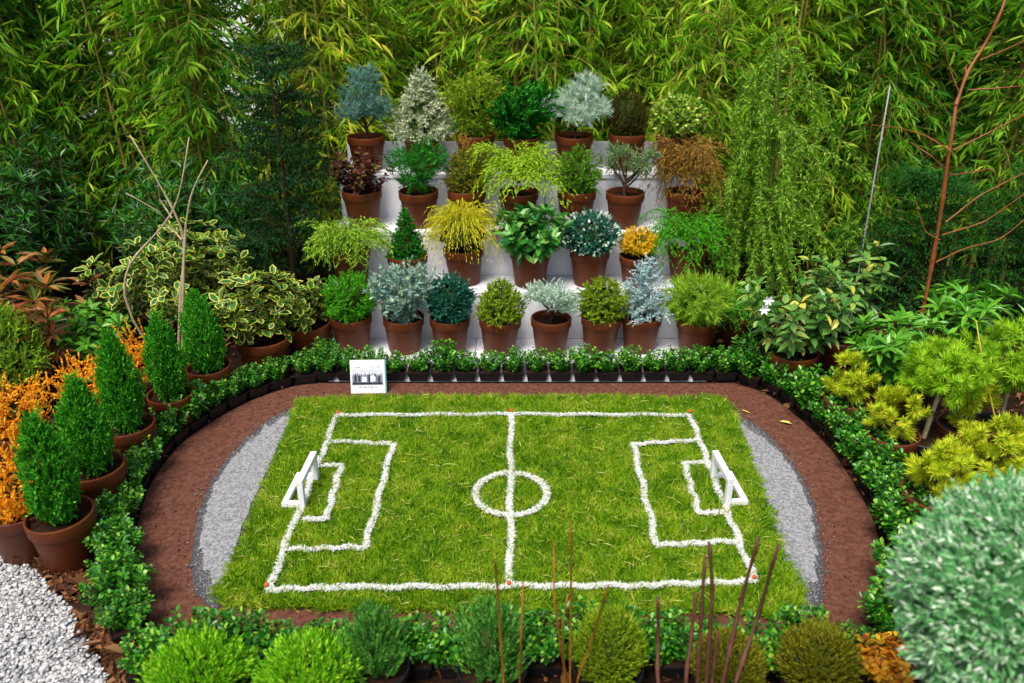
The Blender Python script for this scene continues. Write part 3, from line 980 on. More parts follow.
M['peg'] = surfmat('orange_plastic', ['#c8401a', '#e0562a'], 20, 2, .45)
for (px, py), where in (((338, 414), 'far corner of the pitch by the photo board'), ((511, 412), 'far end of the halfway line'),
                        ((690, 413), 'far corner of the pitch toward the yellow pines'), ((267, 587), 'near corner of the pitch toward the pebble path'),
                        ((509, 585), 'near end of the halfway line'), ((754, 579), 'near corner of the pitch toward the silver ball')):
    p = at(px, py, TZ)
    root = empty('marker_peg', (p[0], p[1], TZ - .02))
    tag(root, 'small orange marker peg at ' + where, 'marker peg', 'orange marker pegs')
    g = Geo(); g.tube([(0, 0, 0), (0, 0, .018), (0, 0, .026)], [.003, .003, .003], 8); g.build('shaft', M['peg'], root)
    g = Geo(); g.lathe([(.001, .024), (.006, .025), (.007, .029), (.005, .033), (.001, .034)], 12); g.build('peg_head', M['peg'], root)

# photo board
p = at(368.5, 394, 0)
root = empty('photo_board', (p[0], p[1] + .0, .004))
root.rotation_euler = (0, 0, .03)
tag(root, 'small white board with black and white team photo leaning before the box row', 'sign board')
BW, BH, BT = .148, .148, .005
TILT = -.22


def board_piece(name, mat, x0, x1, z0, z1, off, par, extra=None):
    g = Geo()
    c = np.array([(x0 + x1) / 2, 0, (z0 + z1) / 2])
    th = BT if off == 0 else .0012
    yy = 0 if off == 0 else -(BT / 2 + off)
    g.box((c[0], yy, c[2]), (x1 - x0, th, z1 - z0))
    o = g.build(name, mat, par)
    return o


holder = board_piece('board', M['goal'], -BW / 2, BW / 2, 0, BH, 0, root)
holder.rotation_euler = (TILT, 0, 0)
M['ph_sky'] = surfmat('photo_pale_grey', ['#b9bdc6', '#dfe2e8'], 40, 4, .35, coord='Object')
M['ph_mid'] = surfmat('photo_mid_grey', ['#5b6272', '#8b93a3'], 120, 5, .35, coord='Object')
M['ph_dark'] = surfmat('photo_dark', ['#1c2230', '#40475a'], 160, 5, .35, coord='Object')
M['ph_white'] = surfmat('photo_white', ['#e9e9ee', '#f7f7fa'], 60, 3, .35, coord='Object')
M['ph_teal'] = surfmat('acrylic_edge', ['#3f8a86', '#6fb3ae'], 30, 2, .15, spec=.6)
ph = board_piece('team_photo', M['ph_sky'], -BW / 2 + .006, BW / 2 - .008, .038, .108, .0006, holder)
g = Geo()
yb = -(BT / 2 + .0018)


def fl(x0, x1, z0, z1, m, o=.0):
    g.box(((x0 + x1) / 2, yb - o, (z0 + z1) / 2), (x1 - x0, .0006, z1 - z0), m)


fl(-.066, .064, .040, .050, 0)
xs = np.linspace(-.060, .058, 15)
for i, x in enumerate(xs):
    hh = .082 + .008 * rng.random()
    w_ = .0045
    m = [1, 0, 1, 0, 1, 2, 1, 1, 0, 2, 2, 0, 1, 0, 1][i]
    fl(x - w_, x + w_, .050 + .004 * rng.random(), hh - .007, m, .0008)
    fl(x - .0022, x + .0022, hh - .0065, hh, 0 if i % 3 else 1, .0008)
fl(-.024, -.004, .052, .074, 2, .0016); fl(.016, .034, .055, .076, 2, .0016)
g.build('team_figures', [M['ph_dark'], M['ph_mid'], M['ph_white']], ph)
g = Geo()
for x0, x1 in ((-.038, -.026), (-.022, -.006), (-.002, .004), (.008, .024), (.030, .040)):
    g.box(((x0 + x1) / 2, -(BT / 2 + .0005), .028), (x1 - x0, .0006, .0028))
for x0, x1 in ((-.05, -.03), (.02, .03), (.04, .055)):
    g.box(((x0 + x1) / 2, -(BT / 2 + .0005), .117), (x1 - x0, .0006, .002))
g.build('caption', M['ph_mid'], holder)
g = Geo(); g.box((BW / 2 + .003, 0, BH / 2), (.006, .006, BH)); g.build('board_edge', M['ph_teal'], holder)
g = Geo(); g.tube([(0, .03, 0), (0, .012, .07), (0, .006, .1)], .003, 6); g.build('prop', M['twig'], holder)

# fallen leaves on the track
lm('dead_yellow', '#d8c84a', '#e6dc80', trans=.2)
for (px, py), rz, L_, lab in (((779, 422), -.5, .05, 'pale yellow fallen leaf lying on the red track curve'),
                             ((750, 414), 2.5, .04, 'thin curled yellow leaf where grit bed meets track')):
    p = at(px, py, .006)
    g = Geo()
    leaves(g, [(0, 0, .004)], [(math.cos(rz), math.sin(rz), .1)], [(.1, .1, 1)], L_, L_ * (.5 if L_ > .045 else .2), 'oval')
    o = g.build('fallen_leaf', M['dead_yellow'], None, p)
    tag(o, lab, 'leaf', 'fallen yellow leaves')

# ------------------------------------------------------------------ beds on the left
def rim(px, py, h):
    p = at(px, py, h)
    return p[0], p[1]


G_CONE = 'cone conifers beside the track'
cones = [((60, 513), .098, .19, .072, .37, 'cone conifer in brown pot at the pebble path, nearest the mulch'),
         ((92, 466), .100, .19, .070, .35, 'cone conifer half hidden behind the one by the pebble path'),
         ((127, 424), .096, .18, .070, .39, 'tall pointed cone conifer, middle one of the five by the track'),
         ((170, 392), .088, .17, .066, .36, 'twin tipped cone conifer before the orange heather'),
         ((209, 366), .090, .17, .076, .36, 'broad cone conifer beside the pot of variegated shrub')]
for (px, py), R, h, r, fh, lab in cones:
    x, y = rim(px, py, h)
    potted('potted_conifer', lab, x, y, 0, R, h, fol_profile('bullet', r * .97, fh * .90, 760, .05, 14, .013, .0042, .55, .7, .13, .6, .25, z0=.03, core=.78), ['thuja_green', c],
           group=G_CONE, stem=(.05, .008))

G_BED1 = 'plants in the bed beside the cone conifers'
# orange heathers
for (px, py), r, hh, lab in (((15, 505), .12, .24, 'orange heather in brown pot at the end of the cone conifers'),
                            ((22, 428), .12, .21, 'orange heather between yellow green conifer and cone conifers'),
                            ((84, 402), .10, .20, 'orange heather peeping out beside the tall pointed cone'),
                            ((142, 372), .105, .21, 'orange heather behind the twin tipped cone')):
    x, y = rim(px, py, .18)
    potted('potted_heather', lab, x, y, 0, .10, .18, fol_profile('vase', r, hh, 105, .10, 28, .010, .0045, .8, .45, .22, .3, core=.4, z0=-.02), ['heath', c],
           group='orange heathers', potmat='pot_dark')
x, y = rim(10, 378, .18)
potted('potted_conifer', 'soft yellow green conifer bush above the orange heather', x, y, 0, .11, .18,
       fol_profile('bullet', .15, .36, 420, .07, 18, .016, .004, .5, .5, .10, .5), ['lime_mix', c], group=G_BED1, stem=(.05, .008))
# nettle-like leafy plant
x, y = rim(92, 360, .1)
potted('leafy_shrub', 'low mid green leafy shrub between the conifer bush and red tipped shrub', x, y, 0, .10, .14,
       fol_broad(46, .19, .24, 5, 6, .05, .022, 'lance', .0, .3), ['rhodo_pale', 'twig'], group=G_BED1, cat='shrub')
# pieris
y = 3.2; x = X(40, 3.2, .3)
potted('red_tipped_shrub', 'tall shrub with red and bronze leaf rosettes by the bamboo', x, y, 0, .1, .2,
       fol_broad(17, .24, .58, 3, 7, .10, .023, 'lance', .05, .6, .35, .15, stem_r=.004), ['pieris', 'twig'], pot=False, group=G_BED1, cat='shrub')
# dark laurels
for (px, py, Y), r, hh, lab in (((20, 300, 4.25), .42, .85, 'dark green leafy laurel behind the red tipped shrub'),
                               ((190, 300, 4.2), .42, .72, 'dark green leafy laurel behind the variegated shrubs')):
    potted('laurel_bush', lab, X(px, Y, .4), Y, 0, .1, .2, fol_broad(110, r, hh, 7, 6, .08, .015, 'blade', .05, .25, .5, .1, stem_r=.004), ['laurel', 'twig'],
           pot=False, group='laurels before the bamboo', cat='shrub')
# variegated shrubs
for (px, py), R, h, ns, r, hh, lab in (((262, 337), .118, .19, 20, .21, .30, 'cream edged variegated shrub in wide brown pot beside the broad cone'),
                                      ((308, 322), .11, .19, 10, .15, .19, 'sparse cream edged shrub in brown pot against the white stand'),
                                      ((150, 318), .13, .20, 22, .27, .38, 'large cream edged variegated shrub under the bare branches'),
                                      ((208, 300), .12, .20, 19, .22, .40, 'upright cream edged variegated shrub behind the wide brown pot')):
    x, y = rim(px, py, h)
    potted('variegated_shrub', lab, x, y, 0, R, h, fol_broad(ns, r, hh, 5, 5, .060, .033, 'oval', .02, .3, .3, .12, edge=True), ['leaf_cream', 'twig', 'leaf_heart'],
           group='cream edged variegated shrubs', cat='shrub', potmat='pot' if px > 250 else 'pot_dark')
# dark pots behind
for (px, py), lab in (((175, 305), 'dark brown empty looking pot behind the twin tipped cone'),):
    pass

# bare pale branches
M['bare'] = surfmat('pale_bark', ['#7a6a52', '#a8977a', '#c4b596'], 40, 4, .75, .2, 80)


def twigs(name, label, cat, group, root_loc, strands, mat, part='branch'):
    root = empty(name, root_loc)
    tag(root, label, cat, group)
    for pts, r0, r1 in strands:
        p = np.asarray(pts, float)
        s = np.linspace(0, 1, len(p)); ss = np.linspace(0, 1, 14)
        q = np.stack([np.interp(ss, s, p[:, k]) for k in range(3)], -1)
        q[1:-1] = (q[:-2] + 2 * q[1:-1] + q[2:]) / 4
        rr = np.linspace(r0, r1, 14) * .75 * (1 + .45 * (np.arange(14) % 3 == 0))
        g = Geo(); g.tube(q - np.asarray(root_loc), rr, 6)
        g.build(part, mat, root)
    return root


def Y3(Y, *px):
    return [atY(a, b, Y + .03 * rng.normal()) for a, b in px]


b0 = np.array([X(178, 3.25, 0), 3.25, 0])
twigs('bare_shrub', 'leafless pale branching shrub rising from the variegated shrubs', 'shrub', None, b0,
      [([b0] + Y3(3.25, (180, 300), (186, 240), (176, 215), (163, 190), (130, 135)), .010, .003),
       ([b0 + [.02, 0, 0]] + Y3(3.25, (183, 300), (185, 225), (192, 190), (208, 160)), .009, .003),
       (Y3(3.25, (182, 240), (170, 226), (160, 212), (126, 193)), .005, .002),
       ([b0 + [-.03, 0, 0]] + Y3(3.25, (124, 310), (124, 270), (140, 250), (172, 218), (182, 185), (189, 137)), .008, .003),
       (Y3(3.25, (172, 218), (160, 200), (158, 185)), .004, .002)], M['bare'])

# ------------------------------------------------------------------ dark yew left of stand
def yew(name, label, x, y, h, r, n, mat, group, cat='tree', dr=-.2, nl=.026):
    root = empty(name, (x, y, 0))
    tag(root, label, cat, group)
    g = Geo(); g.tube([(0, 0, 0), (.01, 0, h * .5), (0, .01, h * .97)], [.018, .012, .003], 8); g.build('trunk', M['twig'], root)
    g = Geo()
    t = rng.random(n) ** .9
    th = rng.random(n) * 6.28
    Lb = r * (1.05 - t * .8) * (.6 + .5 * rng.random(n))
    aP, aD, aN = [], [], []
    for i in range(n):
        s = np.linspace(.15, 1, 12)
        z = h * (.06 + .92 * t[i])
        pts = np.stack([Lb[i] * s * math.cos(th[i] + .3 * s[-1] * math.sin(i)), Lb[i] * s * math.sin(th[i]), z + Lb[i] * ((.45 + .2 * math.sin(i * 1.7)) * s - (.5 + dr) * s ** 2)], -1)
        g.tube(pts, np.linspace(.0035, .001, 12), 4, 1)
        tan = nrm(np.gradient(pts, axis=0)); sd = nrm(np.cross(tan, [0, 0, 1.0]))
        for sg in (-1, 1):
            D = nrm(tan * .7 + sd * sg * .9 + .2 * rng.normal(size=tan.shape) + [0, 0, -.05])
            q, d, n_ = shoots(pts, D, .10 * (.5 + .8 * rng.random(12)) * (r / .35), 15, .95, .06)
            aP.append(q); aD.append(d); aN.append(n_ * .5 + [0, 0, 1])
    P, D, N = map(np.vstack, (aP, aD, aN))
    leaves(g, P, D, N, nl * .72 * (.7 + .6 * rng.random(len(P))), .0046, 'needle')
    g.build('foliage', [M[mat], M['twig']], root)
    return root


yew('yew_tree', 'dark green yew standing beside the white stand and variegated shrubs', X(285, 4.0, .6), 4.0, 1.36, .50, 95, 'yew_dark', 'dark conifers before the bamboo')
yew('yew_tree', 'dark spreading conifer behind the bare red stemmed sapling', X(925, 4.0, .4), 4.0, .75, .55, 90, 'juniper_dark', 'dark conifers before the bamboo')
yew('yew_tree', 'dark conifer at the frame edge behind the tall lime pine', X(1040, 3.75, .4), 3.75, .85, .5, 80, 'juniper_dark', 'dark conifers before the bamboo')

# ------------------------------------------------------------------ weeping conifer right of stand
def weeping():
    x, y = X(772, 3.95, .7), 4.0
    root = empty('weeping_conifer', (x, y, 0))
    tag(root, 'weeping conifer with long hanging light green strands beside the stand', 'tree')
    g = Geo(); g.tube([(0, 0, 0), (.02, .02, .6), (-.02, 0, 1.15), (-.05, -.02, 1.36)], [.013, .010, .007, .005], 8); g.build('trunk', M['dry_green'], root)
    g = Geo()
    aP, aD, aN = [], [], []
    for i in range(76):
        th = rng.random() * 6.28
        z0 = 1.34 - .95 * rng.random()
        R = (.08 + .42 * rng.random()) * (1.45 - .75 * (z0 / 1.36))
        if math.cos(th) < 0:
            R *= .8
        drop = min(z0 - .03, .5 + .8 * rng.random())
        s = np.linspace(0, 1, 22)
        out = R * np.minimum(1, s * 3.2) ** .8 * (1 + .15 * np.sin(s * 9 + i))
        pts = np.stack([-.04 * (z0 / 1.36) + out * np.cos(th + .4 * s), out * np.sin(th + .4 * s), z0 + .09 * np.sin(np.clip(s * 3.2, 0, 1) * PI * .8) - drop * np.clip(s - .12, 0, 1) ** 1.15], -1)
        g.tube(pts, np.linspace(.003, .001, 22), 4, 1)
        m = int(420 * drop + 60)
        u = rng.random(m)
        P = np.stack([np.interp(u, s, pts[:, k]) for k in range(3)], -1)
        T = nrm(np.stack([np.interp(u, s, np.gradient(pts[:, k])) for k in range(3)], -1))
        rn = nrm(rng.normal(size=T.shape))
        aP.append(P); aD.append(nrm(T * .75 + rn * .8)); aN.append(nrm(rng.normal(size=T.shape)))
        # little side twigs
        k = rng.integers(3, 9, 3)
        q, d, n_ = shoots(pts[k], nrm(rng.normal(size=(3, 3)) * [1, 1, .3] + [0, 0, -.4]), .05 + .06 * rng.random(3), 12, .8, .6)
        aP.append(q); aD.append(d); aN.append(n_)
    P, D, N = map(np.vstack, (aP, aD, aN))
    leaves(g, P, D, N, .024 * (.7 + .6 * rng.random(len(P))), .0066, 'needle')
    g.build('foliage', [M['weeping'], M['dry_green']], root)


weeping()

# ------------------------------------------------------------------ beds on the right
G_BED2 = 'plants in the bed beside the yellow pines'
x, y = rim(792, 352, .17)
r_ = potted('flowering_shrub', 'loose large leaved shrub with two white flowers in brown pot', x, y, 0, .115, .18,
            fol_broad(24, .24, .38, 5, 4, .062, .028, 'lance', .03, .3, .25, .3, stem_r=.003), ['muted', 'twig'], group=G_BED2, cat='shrub', rz=0)
lm('petal', '#e8e8ea', '#ffffff', trans=.25)
for px, py in ((768, 300), (764, 309)):
    p = atY(px, py, y - .17) - np.array([x, y, 0])
    g = Geo()
    for k in range(6):
        a = k * 1.05
        leaves(g, [p], [(math.cos(a), -.5, math.sin(a))], [(0, -1, .3)], .026, .012, 'oval')
    g.build('flower', M['petal'], r_)
x, y = rim(842, 338, .17)
potted('leafy_shrub', 'large leaved shrub in brown pot behind the white flowered shrub', x, y, 0, .115, .18,
       fol_broad(19, .19, .42, 5, 4, .066, .026, 'lance', .03, .4, .25, .3, stem_r=.003), ['muted', 'twig'], group=G_BED2, cat='shrub')
x, y = rim(892, 385, .1)
potted('rhododendron', 'rhododendron with light green leaf rosettes behind the yellow pines', x, y, 0, .10, .12,
       fol_broad(40, .19, .27, 3, 8, .075, .021, 'lance', .02, .45, .2, .1, stem_r=.004), ['rhodo_pale', 'twig'], group=G_BED2, cat='shrub')
x, y = rim(965, 350, .1)
potted('rhododendron', 'rhododendron with narrow leaf rosettes behind the stemmed lime pines', x, y, 0, .10, .12,
       fol_broad(28, .22, .28, 3, 8, .085, .02, 'lance', .02, .5, .2, .1, stem_r=.004), ['rhodo_pale', 'twig'], group=G_BED2, cat='shrub')

# mugo pines
def tufts(r, h, n, nl=.03, nn=120, L=.03, prof='globe', z0=.02):
    g = Geo()
    P, D, N = crown(prof, r, h, n, .4, .2, .7, .25)
    n = int(n * 1.5); P, D, N = crown(prof, r, h, n, .45, .2, .12, .3)
    q, d, n_ = shoots(P - D * L * .6, D, L, nn, 1.2, 0, .0)
    q[:, 2] += z0
    leaves(g, q, d, n_, nl * (.7 + .5 * rng.random(len(q))), .004, 'needle')
    for p in P[::3]:
        s = np.linspace(0, 1, 4)[:, None]
        g.tube(np.array([0, 0, 0]) * (1 - s) + (p * [1, 1, 1] + [0, 0, z0]) * s * .7, [.004, .003, .003, .002], 4, 1)
    return g


G_MUGO = 'yellow mugo pines'
for (px, py), R, r, hh, n, mat, lab in (((848, 398), .088, .076, .17, 19, 'mugo', 'small golden pine in brown pot beside the white flowered shrub'),
                                       ((894, 432), .094, .084, .16, 22, 'mugo', 'golden mugo pine in brown pot near the dark empty pot'),
                                       ((965, 425), .095, .09, .17, 22, 'mugo', 'yellow green mugo pine between the two stemmed pines'),
                                       ((935, 492), .10, .105, .17, 30, 'mugo', 'golden mugo pine touching the silver ball, nearest the box edging'),
                                       ((992, 468), .10, .112, .18, 30, 'mugo', 'wide golden mugo pine half behind the silver ball'),
                                       ((1034, 450), .09, .07, .17, 16, 'mugo', 'golden mugo pine cut by the frame edge')):
    x, y = rim(px, py, .17)
    potted('mugo_pine', lab, x, y, 0, R, .17, tufts(r, hh, n), [mat, 'twig'], group=G_MUGO, cat='potted plant', potmat='pot_dark')


def standard(name, label, base_px, base_h, top_px, Yt, r, hh, mat, n, potR=.11, stake=True, cat='potted plant'):
    x, y = rim(base_px[0], base_px[1], base_h)
    root = empty(name, (x, y, 0))
    tag(root, label, cat, 'pines grown on a clear stem')
    pot_parts(potR, base_h, root, M['black'], M['soil'])
    tp_ = atY(top_px[0], top_px[1], y + Yt) - np.array([x, y, 0])
    g = Geo(); g.tube([(0, 0, base_h * .85), tuple(tp_ * [.5, .5, .5] + np.array([0, 0, base_h * .45])), tuple(tp_)], [.009, .008, .007], 8)
    g.build('stem', M['bare'], root)
    f = tufts(r, hh, n, .036, 120, .035, 'globe', 0)
    f.build('foliage', [M[mat], M['twig']], root, tuple(tp_ - np.array([0, 0, hh * .3])))
    if stake:
        g = Geo(); g.tube([tuple(tp_ * [.5, .5, .5] + np.array([.012, -.012, base_h * .40])), tuple(tp_ * [.5, .5, .5] + np.array([-.012, -.014, base_h * .42]))], .006, 6)
        g.build('stem_tie', M['black'], root)


standard('standard_pine', 'lime green pine on a pale stem in black rimmed pot', (925, 432), .16, (943, 383), 0, .132, .18, 'mugo_green', 44)
standard('standard_pine', 'tall lime pine on a pale stem at the frame edge', (1000, 425), .16, (1012, 368), .02, .145, .23, 'mugo_green', 48, .1, False)

# sapling, stake, dry stem
M['red_bark'] = surfmat('red_brown_bark', ['#5a2a14', '#8a4a26', '#b0683c'], 30, 4, .45, .15, 90, .45)
Ys = 3.35
b = np.array([X(914, Ys, 0), Ys, 0])
twigs('bare_sapling', 'tall leafless sapling with glossy red brown stem', 'tree', None, b,
      [([b] + Y3(Ys, (918, 335), (930, 275), (940, 220), (948, 160), (956, 105)), .013, .008),
       (Y3(Ys, (956, 105), (968, 70), (985, 45), (1000, 15), (1012, -20)), .0085, .006),
       (Y3(Ys, (958, 100), (966, 75), (966, 66)), .006, .003),
       (Y3(Ys, (968, 90), (1000, 88), (1030, 85)), .004, .002), (Y3(Ys, (980, 60), (1005, 50), (1030, 38)), .004, .002),
       (Y3(Ys, (954, 150), (990, 132), (1030, 112)), .004, .002), (Y3(Ys, (950, 150), (925, 135), (900, 128), (872, 125)), .004, .0015),
       (Y3(Ys, (948, 172), (930, 155), (910, 142)), .004, .0015), (Y3(Ys, (950, 175), (975, 172), (990, 168), (1000, 180)), .0035, .0015),
       (Y3(Ys, (946, 222), (980, 195), (1030, 170)), .0045, .002), (Y3(Ys, (942, 235), (985, 222), (1030, 190)), .004, .002),
       (Y3(Ys, (936, 262), (965, 248), (1000, 240), (1030, 215)), .004, .002), (Y3(Ys, (940, 240), (925, 232), (915, 200)), .0035, .0015),
       (Y3(Ys, (960, 95), (950, 70), (942, 40)), .004, .0015)], M['red_bark'])
M['stake'] = surfmat('grey_stake', ['#77777a', '#a2a2a4'], 20, 3, .4)
Yk = 3.75
a_, b_ = atY(867, 222, Yk), atY(890, 86, Yk)
d_ = (b_ - a_); base = a_ - d_ * (a_[2] / d_[2])
g = Geo(); g.tube([base - base, (b_ - base) * .5, b_ - base], .0034, 8)
o = g.build('garden_stake', M['stake'], None, base); tag(o, 'thin pale grey stake leaning in front of the bamboo', 'stake')
p0, p1, p2 = at(1003, 452, .1), atY(984, 370, 2.55), atY(976, 320, 2.6)
M['dry'] = surfmat('dry_stem', ['#a08a2a', '#c2b04a'], 20, 3, .5)
g = Geo(); g.tube([np.zeros(3), p1 - p0, p2 - p0], [.004, .003, .002], 6)
o = g.build('dry_stem', M['dry'], None, p0); tag(o, 'single arching yellow stem among the golden pines', 'stem')

# extra hidden-back pots at right of the stand
x, y = rim(745, 318, .17)
potted('potted_conifer', 'low green juniper in dark pot under the weeping conifer', x, y + .1, 0, .11, .17, fol_arch(30, .18, .08, .08, .014, .0045, 90, .02, .07), ['fresh_green', 'twig'],
       group=G_BED2, potmat='pot_dark')

# ------------------------------------------------------------------ foreground plants
def fg(px, py, Y):
    return atY(px, py, Y)


G_FG = 'plants along the near edge'
for px, topy, Y, r, hh, mat, lab in ((188, 629, 1.46, .133, .25, 'bright_globe', 'bright lime green conifer globe nearest the pebble path'),
                                    (302, 630, 1.46, .130, .25, 'bright_globe', 'bright lime green conifer globe beside the feathery conifers')):
    p = fg(px, topy, Y); p[2] -= .08
    potted('globe_conifer', lab, p[0], Y, 0, .11, .12, fol_profile('globe', r * .88, p[2] - .05, 900, .045, 12, .014, .0046, .65, .35, .09, .45, 0, z0=-.05), ['bright_globe', c],
           group='lime green conifer globes', potmat='black')
for px, topy, Y, r, lab in ((368, 607, 1.52, .075, 'feathery blue green conifer beside a lime green globe'),
                           (492, 601, 1.52, .085, 'feathery blue green conifer near the halfway line')):
    p = fg(px, topy, Y); p[2] -= .02
    potted('feathery_conifer', lab, p[0], Y, 0, .09, .10, fol_profile('bullet', r, p[2] - .08, 170, .08, 22, .014, .0038, .55, .65, .22, .35, 0, z0=0, core=.4), ['feather', c],
           group='feathery conifers by the near edge', potmat='black')
for px, topy, Y, r, mat, lab in ((612, 608, 1.52, .085, 'yellow_green', 'olive yellow conifer globe beside the tallest golden twigs'),
                                (735, 632, 1.50, .084, 'olive', 'olive conifer globe behind the dark bare twigs'),
                                (826, 622, 1.50, .093, 'olive', 'dense olive conifer globe near the orange leaved plant')):
    p = fg(px, topy, Y); p[2] -= .028
    potted('globe_conifer', lab, p[0], Y, 0, .09, .10, fol_profile('egg', r, p[2] - .07, 900, .035, 11, .011, .0032, .55, .5, .05, .6, 0, z0=-.02, core=.82), [mat, c],
           group='olive conifer globes', potmat='black')
p = fg(893, 645, 1.5)
potted('orange_shrub', 'small yellow and orange leaved shrub beside the silver ball', p[0], 1.5, 0, .08, .10,
       fol_broad(26, .075, p[2] - .10, 7, 4, .022, .013, 'oval', 0, .3), ['orange_mix', 'twig'], group=G_FG, cat='shrub', potmat='black')

# silver ball on a stem, close to the camera
dB = 1.38
cB = np.array([0, 0, H]) + dB * ray(1031, 606)
rB = 127 * dB / F
root = empty('silver_topiary', (cB[0], cB[1], 0))
tag(root, 'big silvery green foliage ball out of focus near the frame edge', 'topiary')
pot_parts(.15, .24, root, M['pot'], M['soil'])
g = Geo(); g.tube([(0, 0, .2), (.005, 0, .4), (0, 0, cB[2])], [.014, .012, .012], 10); g.build('stem', M['twig'], root)
g = Geo()
P, D, N = crown('globe', rB, rB * 2, 5600, .15, .05, .72, .35)
P[:, 2] -= rB
q, d, n_ = shoots(P - D * .03, D, .034 * (.5 + .9 * rng.random(len(P))), 8, .65)
leaves(g, q, d, n_, .014 * (.6 + .9 * rng.random(len(q))), .0056 * (.7 + .6 * rng.random(len(q))), 'needle')
t = np.linspace(.02, .98, 12)
g.lathe(np.stack([PROF['globe'](t) * rB * .84 + .001, rB * 2 * (t - .5) * .84], -1), 24, 1)
g.build('foliage', [M['silver_fuzz'], c and M['silver_core']], root, (0, 0, cB[2]))

# bare twigs in front
M['gold_twig'] = surfmat('golden_twig', ['#5a3814', '#84561c', '#a87828'], 30, 3, .5, .15, 90)
M['dark_twig'] = surfmat('dark_twig', ['#3a221a', '#5c3a2c', '#77544a'], 30, 3, .55, .2, 90)
Yt = 1.40
def stems(base_px, lst, r0, r1):
    b = np.array([X(base_px, Yt, 0), Yt, 0])
    out = []
    for l in lst:
        pts = Y3(Yt, *l)[::-1]
        p0 = b + (pts[0] - b) * [.55, 1, 0]
        out.append(([p0] + list(pts), r0, r1))
    return b, out
b, s = stems(505, [[(494, 558), (497, 580), (500, 630), (504, 683)], [(523, 582), (521, 640), (520, 683)]], .0042, .0022)
twigs('bare_shrub', 'pair of thin brown bare stems rising before the halfway line', 'shrub', 'bare twigs by the near edge', b, s, M['gold_twig'])
b, s = stems(570, [[(554, 540), (554, 600), (561, 650), (568, 683)], [(571, 522), (571, 600), (570, 683)], [(609, 585), (592, 640), (576, 683)], [(568, 594), (562, 625), (564, 660)]], .0044, .0022)
twigs('bare_shrub', 'golden brown bare stems, the tallest twigs before the pitch', 'shrub', 'bare twigs by the near edge', b, s, M['gold_twig'])
b, s = stems(708, [[(658, 597), (658, 640), (657, 683)], [(696, 592), (691, 640), (685, 683)], [(709, 542), (713, 590), (706, 683)], [(705, 555), (701, 620), (697, 683)],
                   [(759, 537), (741, 600), (725, 670)], [(778, 545), (757, 620), (735, 683)], [(718, 630), (712, 683)]], .0074, .004)
twigs('bare_shrub', 'dark brown bundle of bare stems before the olive globes', 'shrub', 'bare twigs by the near edge', b, s, M['dark_twig'])

# ------------------------------------------------------------------ bamboo thicket
def make_bamboo(nc, h, mat, dense):
    root = empty('bamboo_plant', (0, 0, 0))
    P_, D_, N_, L_ = [], [], [], []
    tw = Geo()
    for cidx in range(nc):
        bx, by = rng.normal(size=2) * .09
        lx, ly = rng.normal(size=2) * .16
        hh = h * (.8 + .3 * rng.random())
        s = np.linspace(0, 1, 22)
        pts = np.stack([bx + lx * s ** 2, by + ly * s ** 2, hh * s], -1)
        g = Geo(); g.tube(pts, np.linspace(.008, .003, 22) * (1 + .25 * (np.arange(22) % 2)), 6); g.build('cane', M['cane'], root)
        for z in np.arange(.10, 1.0, .025 / dense):
            p = np.array([np.interp(z, s, pts[:, k]) for k in range(3)])
            for b_ in range(2):
                th = rng.random() * 6.28
                Lb = (.18 + .28 * rng.random()) * (1.1 - .4 * z)
                u = np.linspace(0, 1, 6)
                el = .5 + .3 * rng.normal()
                br = p + np.stack([Lb * u * math.cos(th) * math.cos(el), Lb * u * math.sin(th) * math.cos(el), Lb * (u * math.sin(el) - .55 * u ** 2)], -1)
                tw.tube(br, np.linspace(.0018, .0008, 6), 3, 1)
                m = 9
                uu = np.concatenate([np.linspace(.35, .9, m - 4), np.ones(4)])
                q = np.stack([np.interp(uu, u, br[:, k]) for k in range(3)], -1)
                tan = nrm(br[-1] - br[3])
                sd = nrm(np.cross(tan, [0, 0, 1.0]))
                sg = np.where(np.arange(m) % 2, 1, -1)[:, None]
                sp = (.35 + .5 * rng.random(m))[:, None]
                D = tan + sd * sg * sp + np.array([0, 0, -1]) * (-.15 + .65 * rng.random(m))[:, None] + .28 * rng.normal(size=(m, 3))
                P_.append(q); D_.append(nrm(D)); N_.append(np.array([0, 0, 1.0]) + .5 * rng.normal(size=(m, 3)))
                L_.append(.05 + .064 * rng.random(m))
    P, D, N = map(np.vstack, (P_, D_, N_)); L = np.concatenate(L_)
    leaves(tw, P, D, N, L, L * .088, 'lance')
    tw.build('foliage', [M[mat], M['cane']], root)
    return root


M['bamboo_deep'] = leafmat('deep_green_bamboo', ['#245e0c', '#448a16', '#70ac24', '#a6c83e'], .3, .5, .2)
bp = [make_bamboo(3, 2.25, 'bamboo', 1.0), make_bamboo(3, 2.45, 'bamboo', 1.0), make_bamboo(4, 2.2, 'bamboo_deep', 1.1), make_bamboo(3, 2.3, 'bamboo_gold', 1.0), make_bamboo(3, 2.0, 'bamboo', 1.1)]
spots = []
for row, (Y0, step, x0, x1) in enumerate(((4.78, .30, -3.0, 3.1), (5.05, .30, -3.2, 3.3), (5.35, .33, -3.5, 3.6), (5.9, .4, -3.9, 4.0))):
    x = x0 + .1 * row
    while x < x1:
        bend = -.16 * max(0, abs(x) - 1.6) if row < 2 else -.1 * max(0, abs(x) - 1.6)
        spots.append((x + .07 * rng.normal(), Y0 + bend + .09 * rng.normal(), row))
        x += step * (.85 + .3 * rng.random())
first = set()
rows = ('front rank of the bamboo thicket behind the stand and shrubs', 'second rank of the bamboo thicket, behind its front canes',
        'third rank of the bamboo thicket, seen through gaps', 'hindmost rank of the bamboo thicket, glimpsed through gaps')
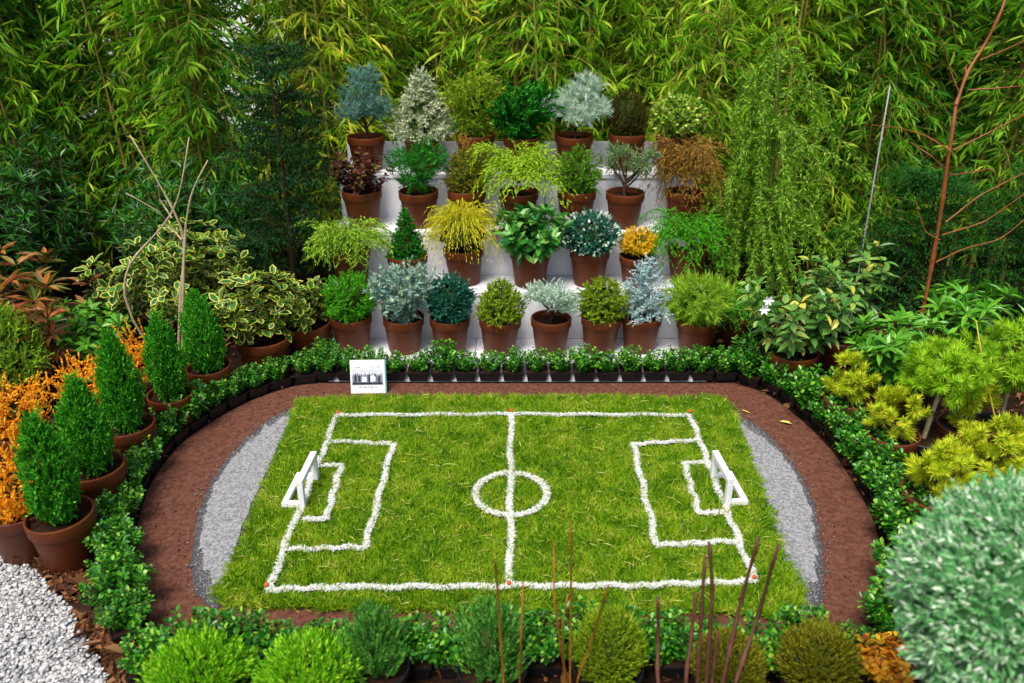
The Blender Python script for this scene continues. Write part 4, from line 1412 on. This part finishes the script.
spots += [(X(672, 4.55, .5), 4.62, 0), (X(215, 4.4, .5), 4.5, 0)]
for x, y, row in spots:
    pxx = 512 + F * x / (y * CA + .4 * SA)
    if row >= 1 and abs(pxx - 228) < 30:
        continue
    side = min(1.0, max(0.0, (abs(x - .1) - .9) / 1.2))       # deeper green plants towards both ends of the thicket
    pr_ = np.array([.32, .26, .14, .14, .14]) * (1 - side) + np.array([.14, .12, .62, .04, .08]) * side
    i = int(rng.choice(5, p=pr_ / pr_.sum()))
    o = bp[i] if i not in first else copy_tree(bp[i])
    first.add(i)
    o.location = (x, y, 0); o.rotation_euler = (.05 * rng.normal(), .05 * rng.normal(), rng.random() * 6.28)
    s = .9 + .25 * rng.random()
    o.scale = (s, s, s)
    tag(o, 'tall leafy bamboo in the ' + rows[row], 'bamboo', 'bamboo, ' + rows[row])

# ------------------------------------------------------------------ light and camera
wd = bpy.data.worlds.new('World'); scene.world = wd; wd.use_nodes = True
nt = wd.node_tree
bg = nt.nodes['Background']
sky = nt.nodes.new('ShaderNodeTexSky'); sky.sky_type = 'NISHITA'; sky.sun_disc = False
EL, AZ = math.radians(63), math.radians(205)
sky.sun_elevation = EL; sky.sun_rotation = AZ
sky.dust_density = 4.0; sky.air_density = 1.0; sky.ozone_density = 1.0
nt.links.new(sky.outputs[0], bg.inputs[0]); bg.inputs[1].default_value = .06
sl = bpy.data.lights.new('Sun', 'SUN'); sl.energy = 1.5; sl.angle = math.radians(22); sl.color = (1, .95, .86)
so = bpy.data.objects.new('Sun', sl); COL.objects.link(so)
so.rotation_euler = (PI / 2 - EL, 0, PI - AZ)

cam = bpy.data.cameras.new('Camera'); co = bpy.data.objects.new('Camera', cam); COL.objects.link(co)
cam.sensor_width = 36; cam.lens = F / 1024 * 36
co.location = (0, 0, H); co.rotation_euler = (PI / 2 - PITCH, 0, 0)
cam.clip_start = .05; cam.clip_end = 300
cam.dof.use_dof = True; cam.dof.focus_distance = 3.1; cam.dof.aperture_fstop = 3.2
scene.camera = co
vs = scene.view_settings
vs.view_transform = 'Standard'; vs.look = 'None'; vs.exposure = 1.5; vs.gamma = 1; vs.use_curve_mapping = False
scene.cycles.use_denoising = True
scene.cycles.max_bounces = 6
scene.cycles.transmission_bounces = 4
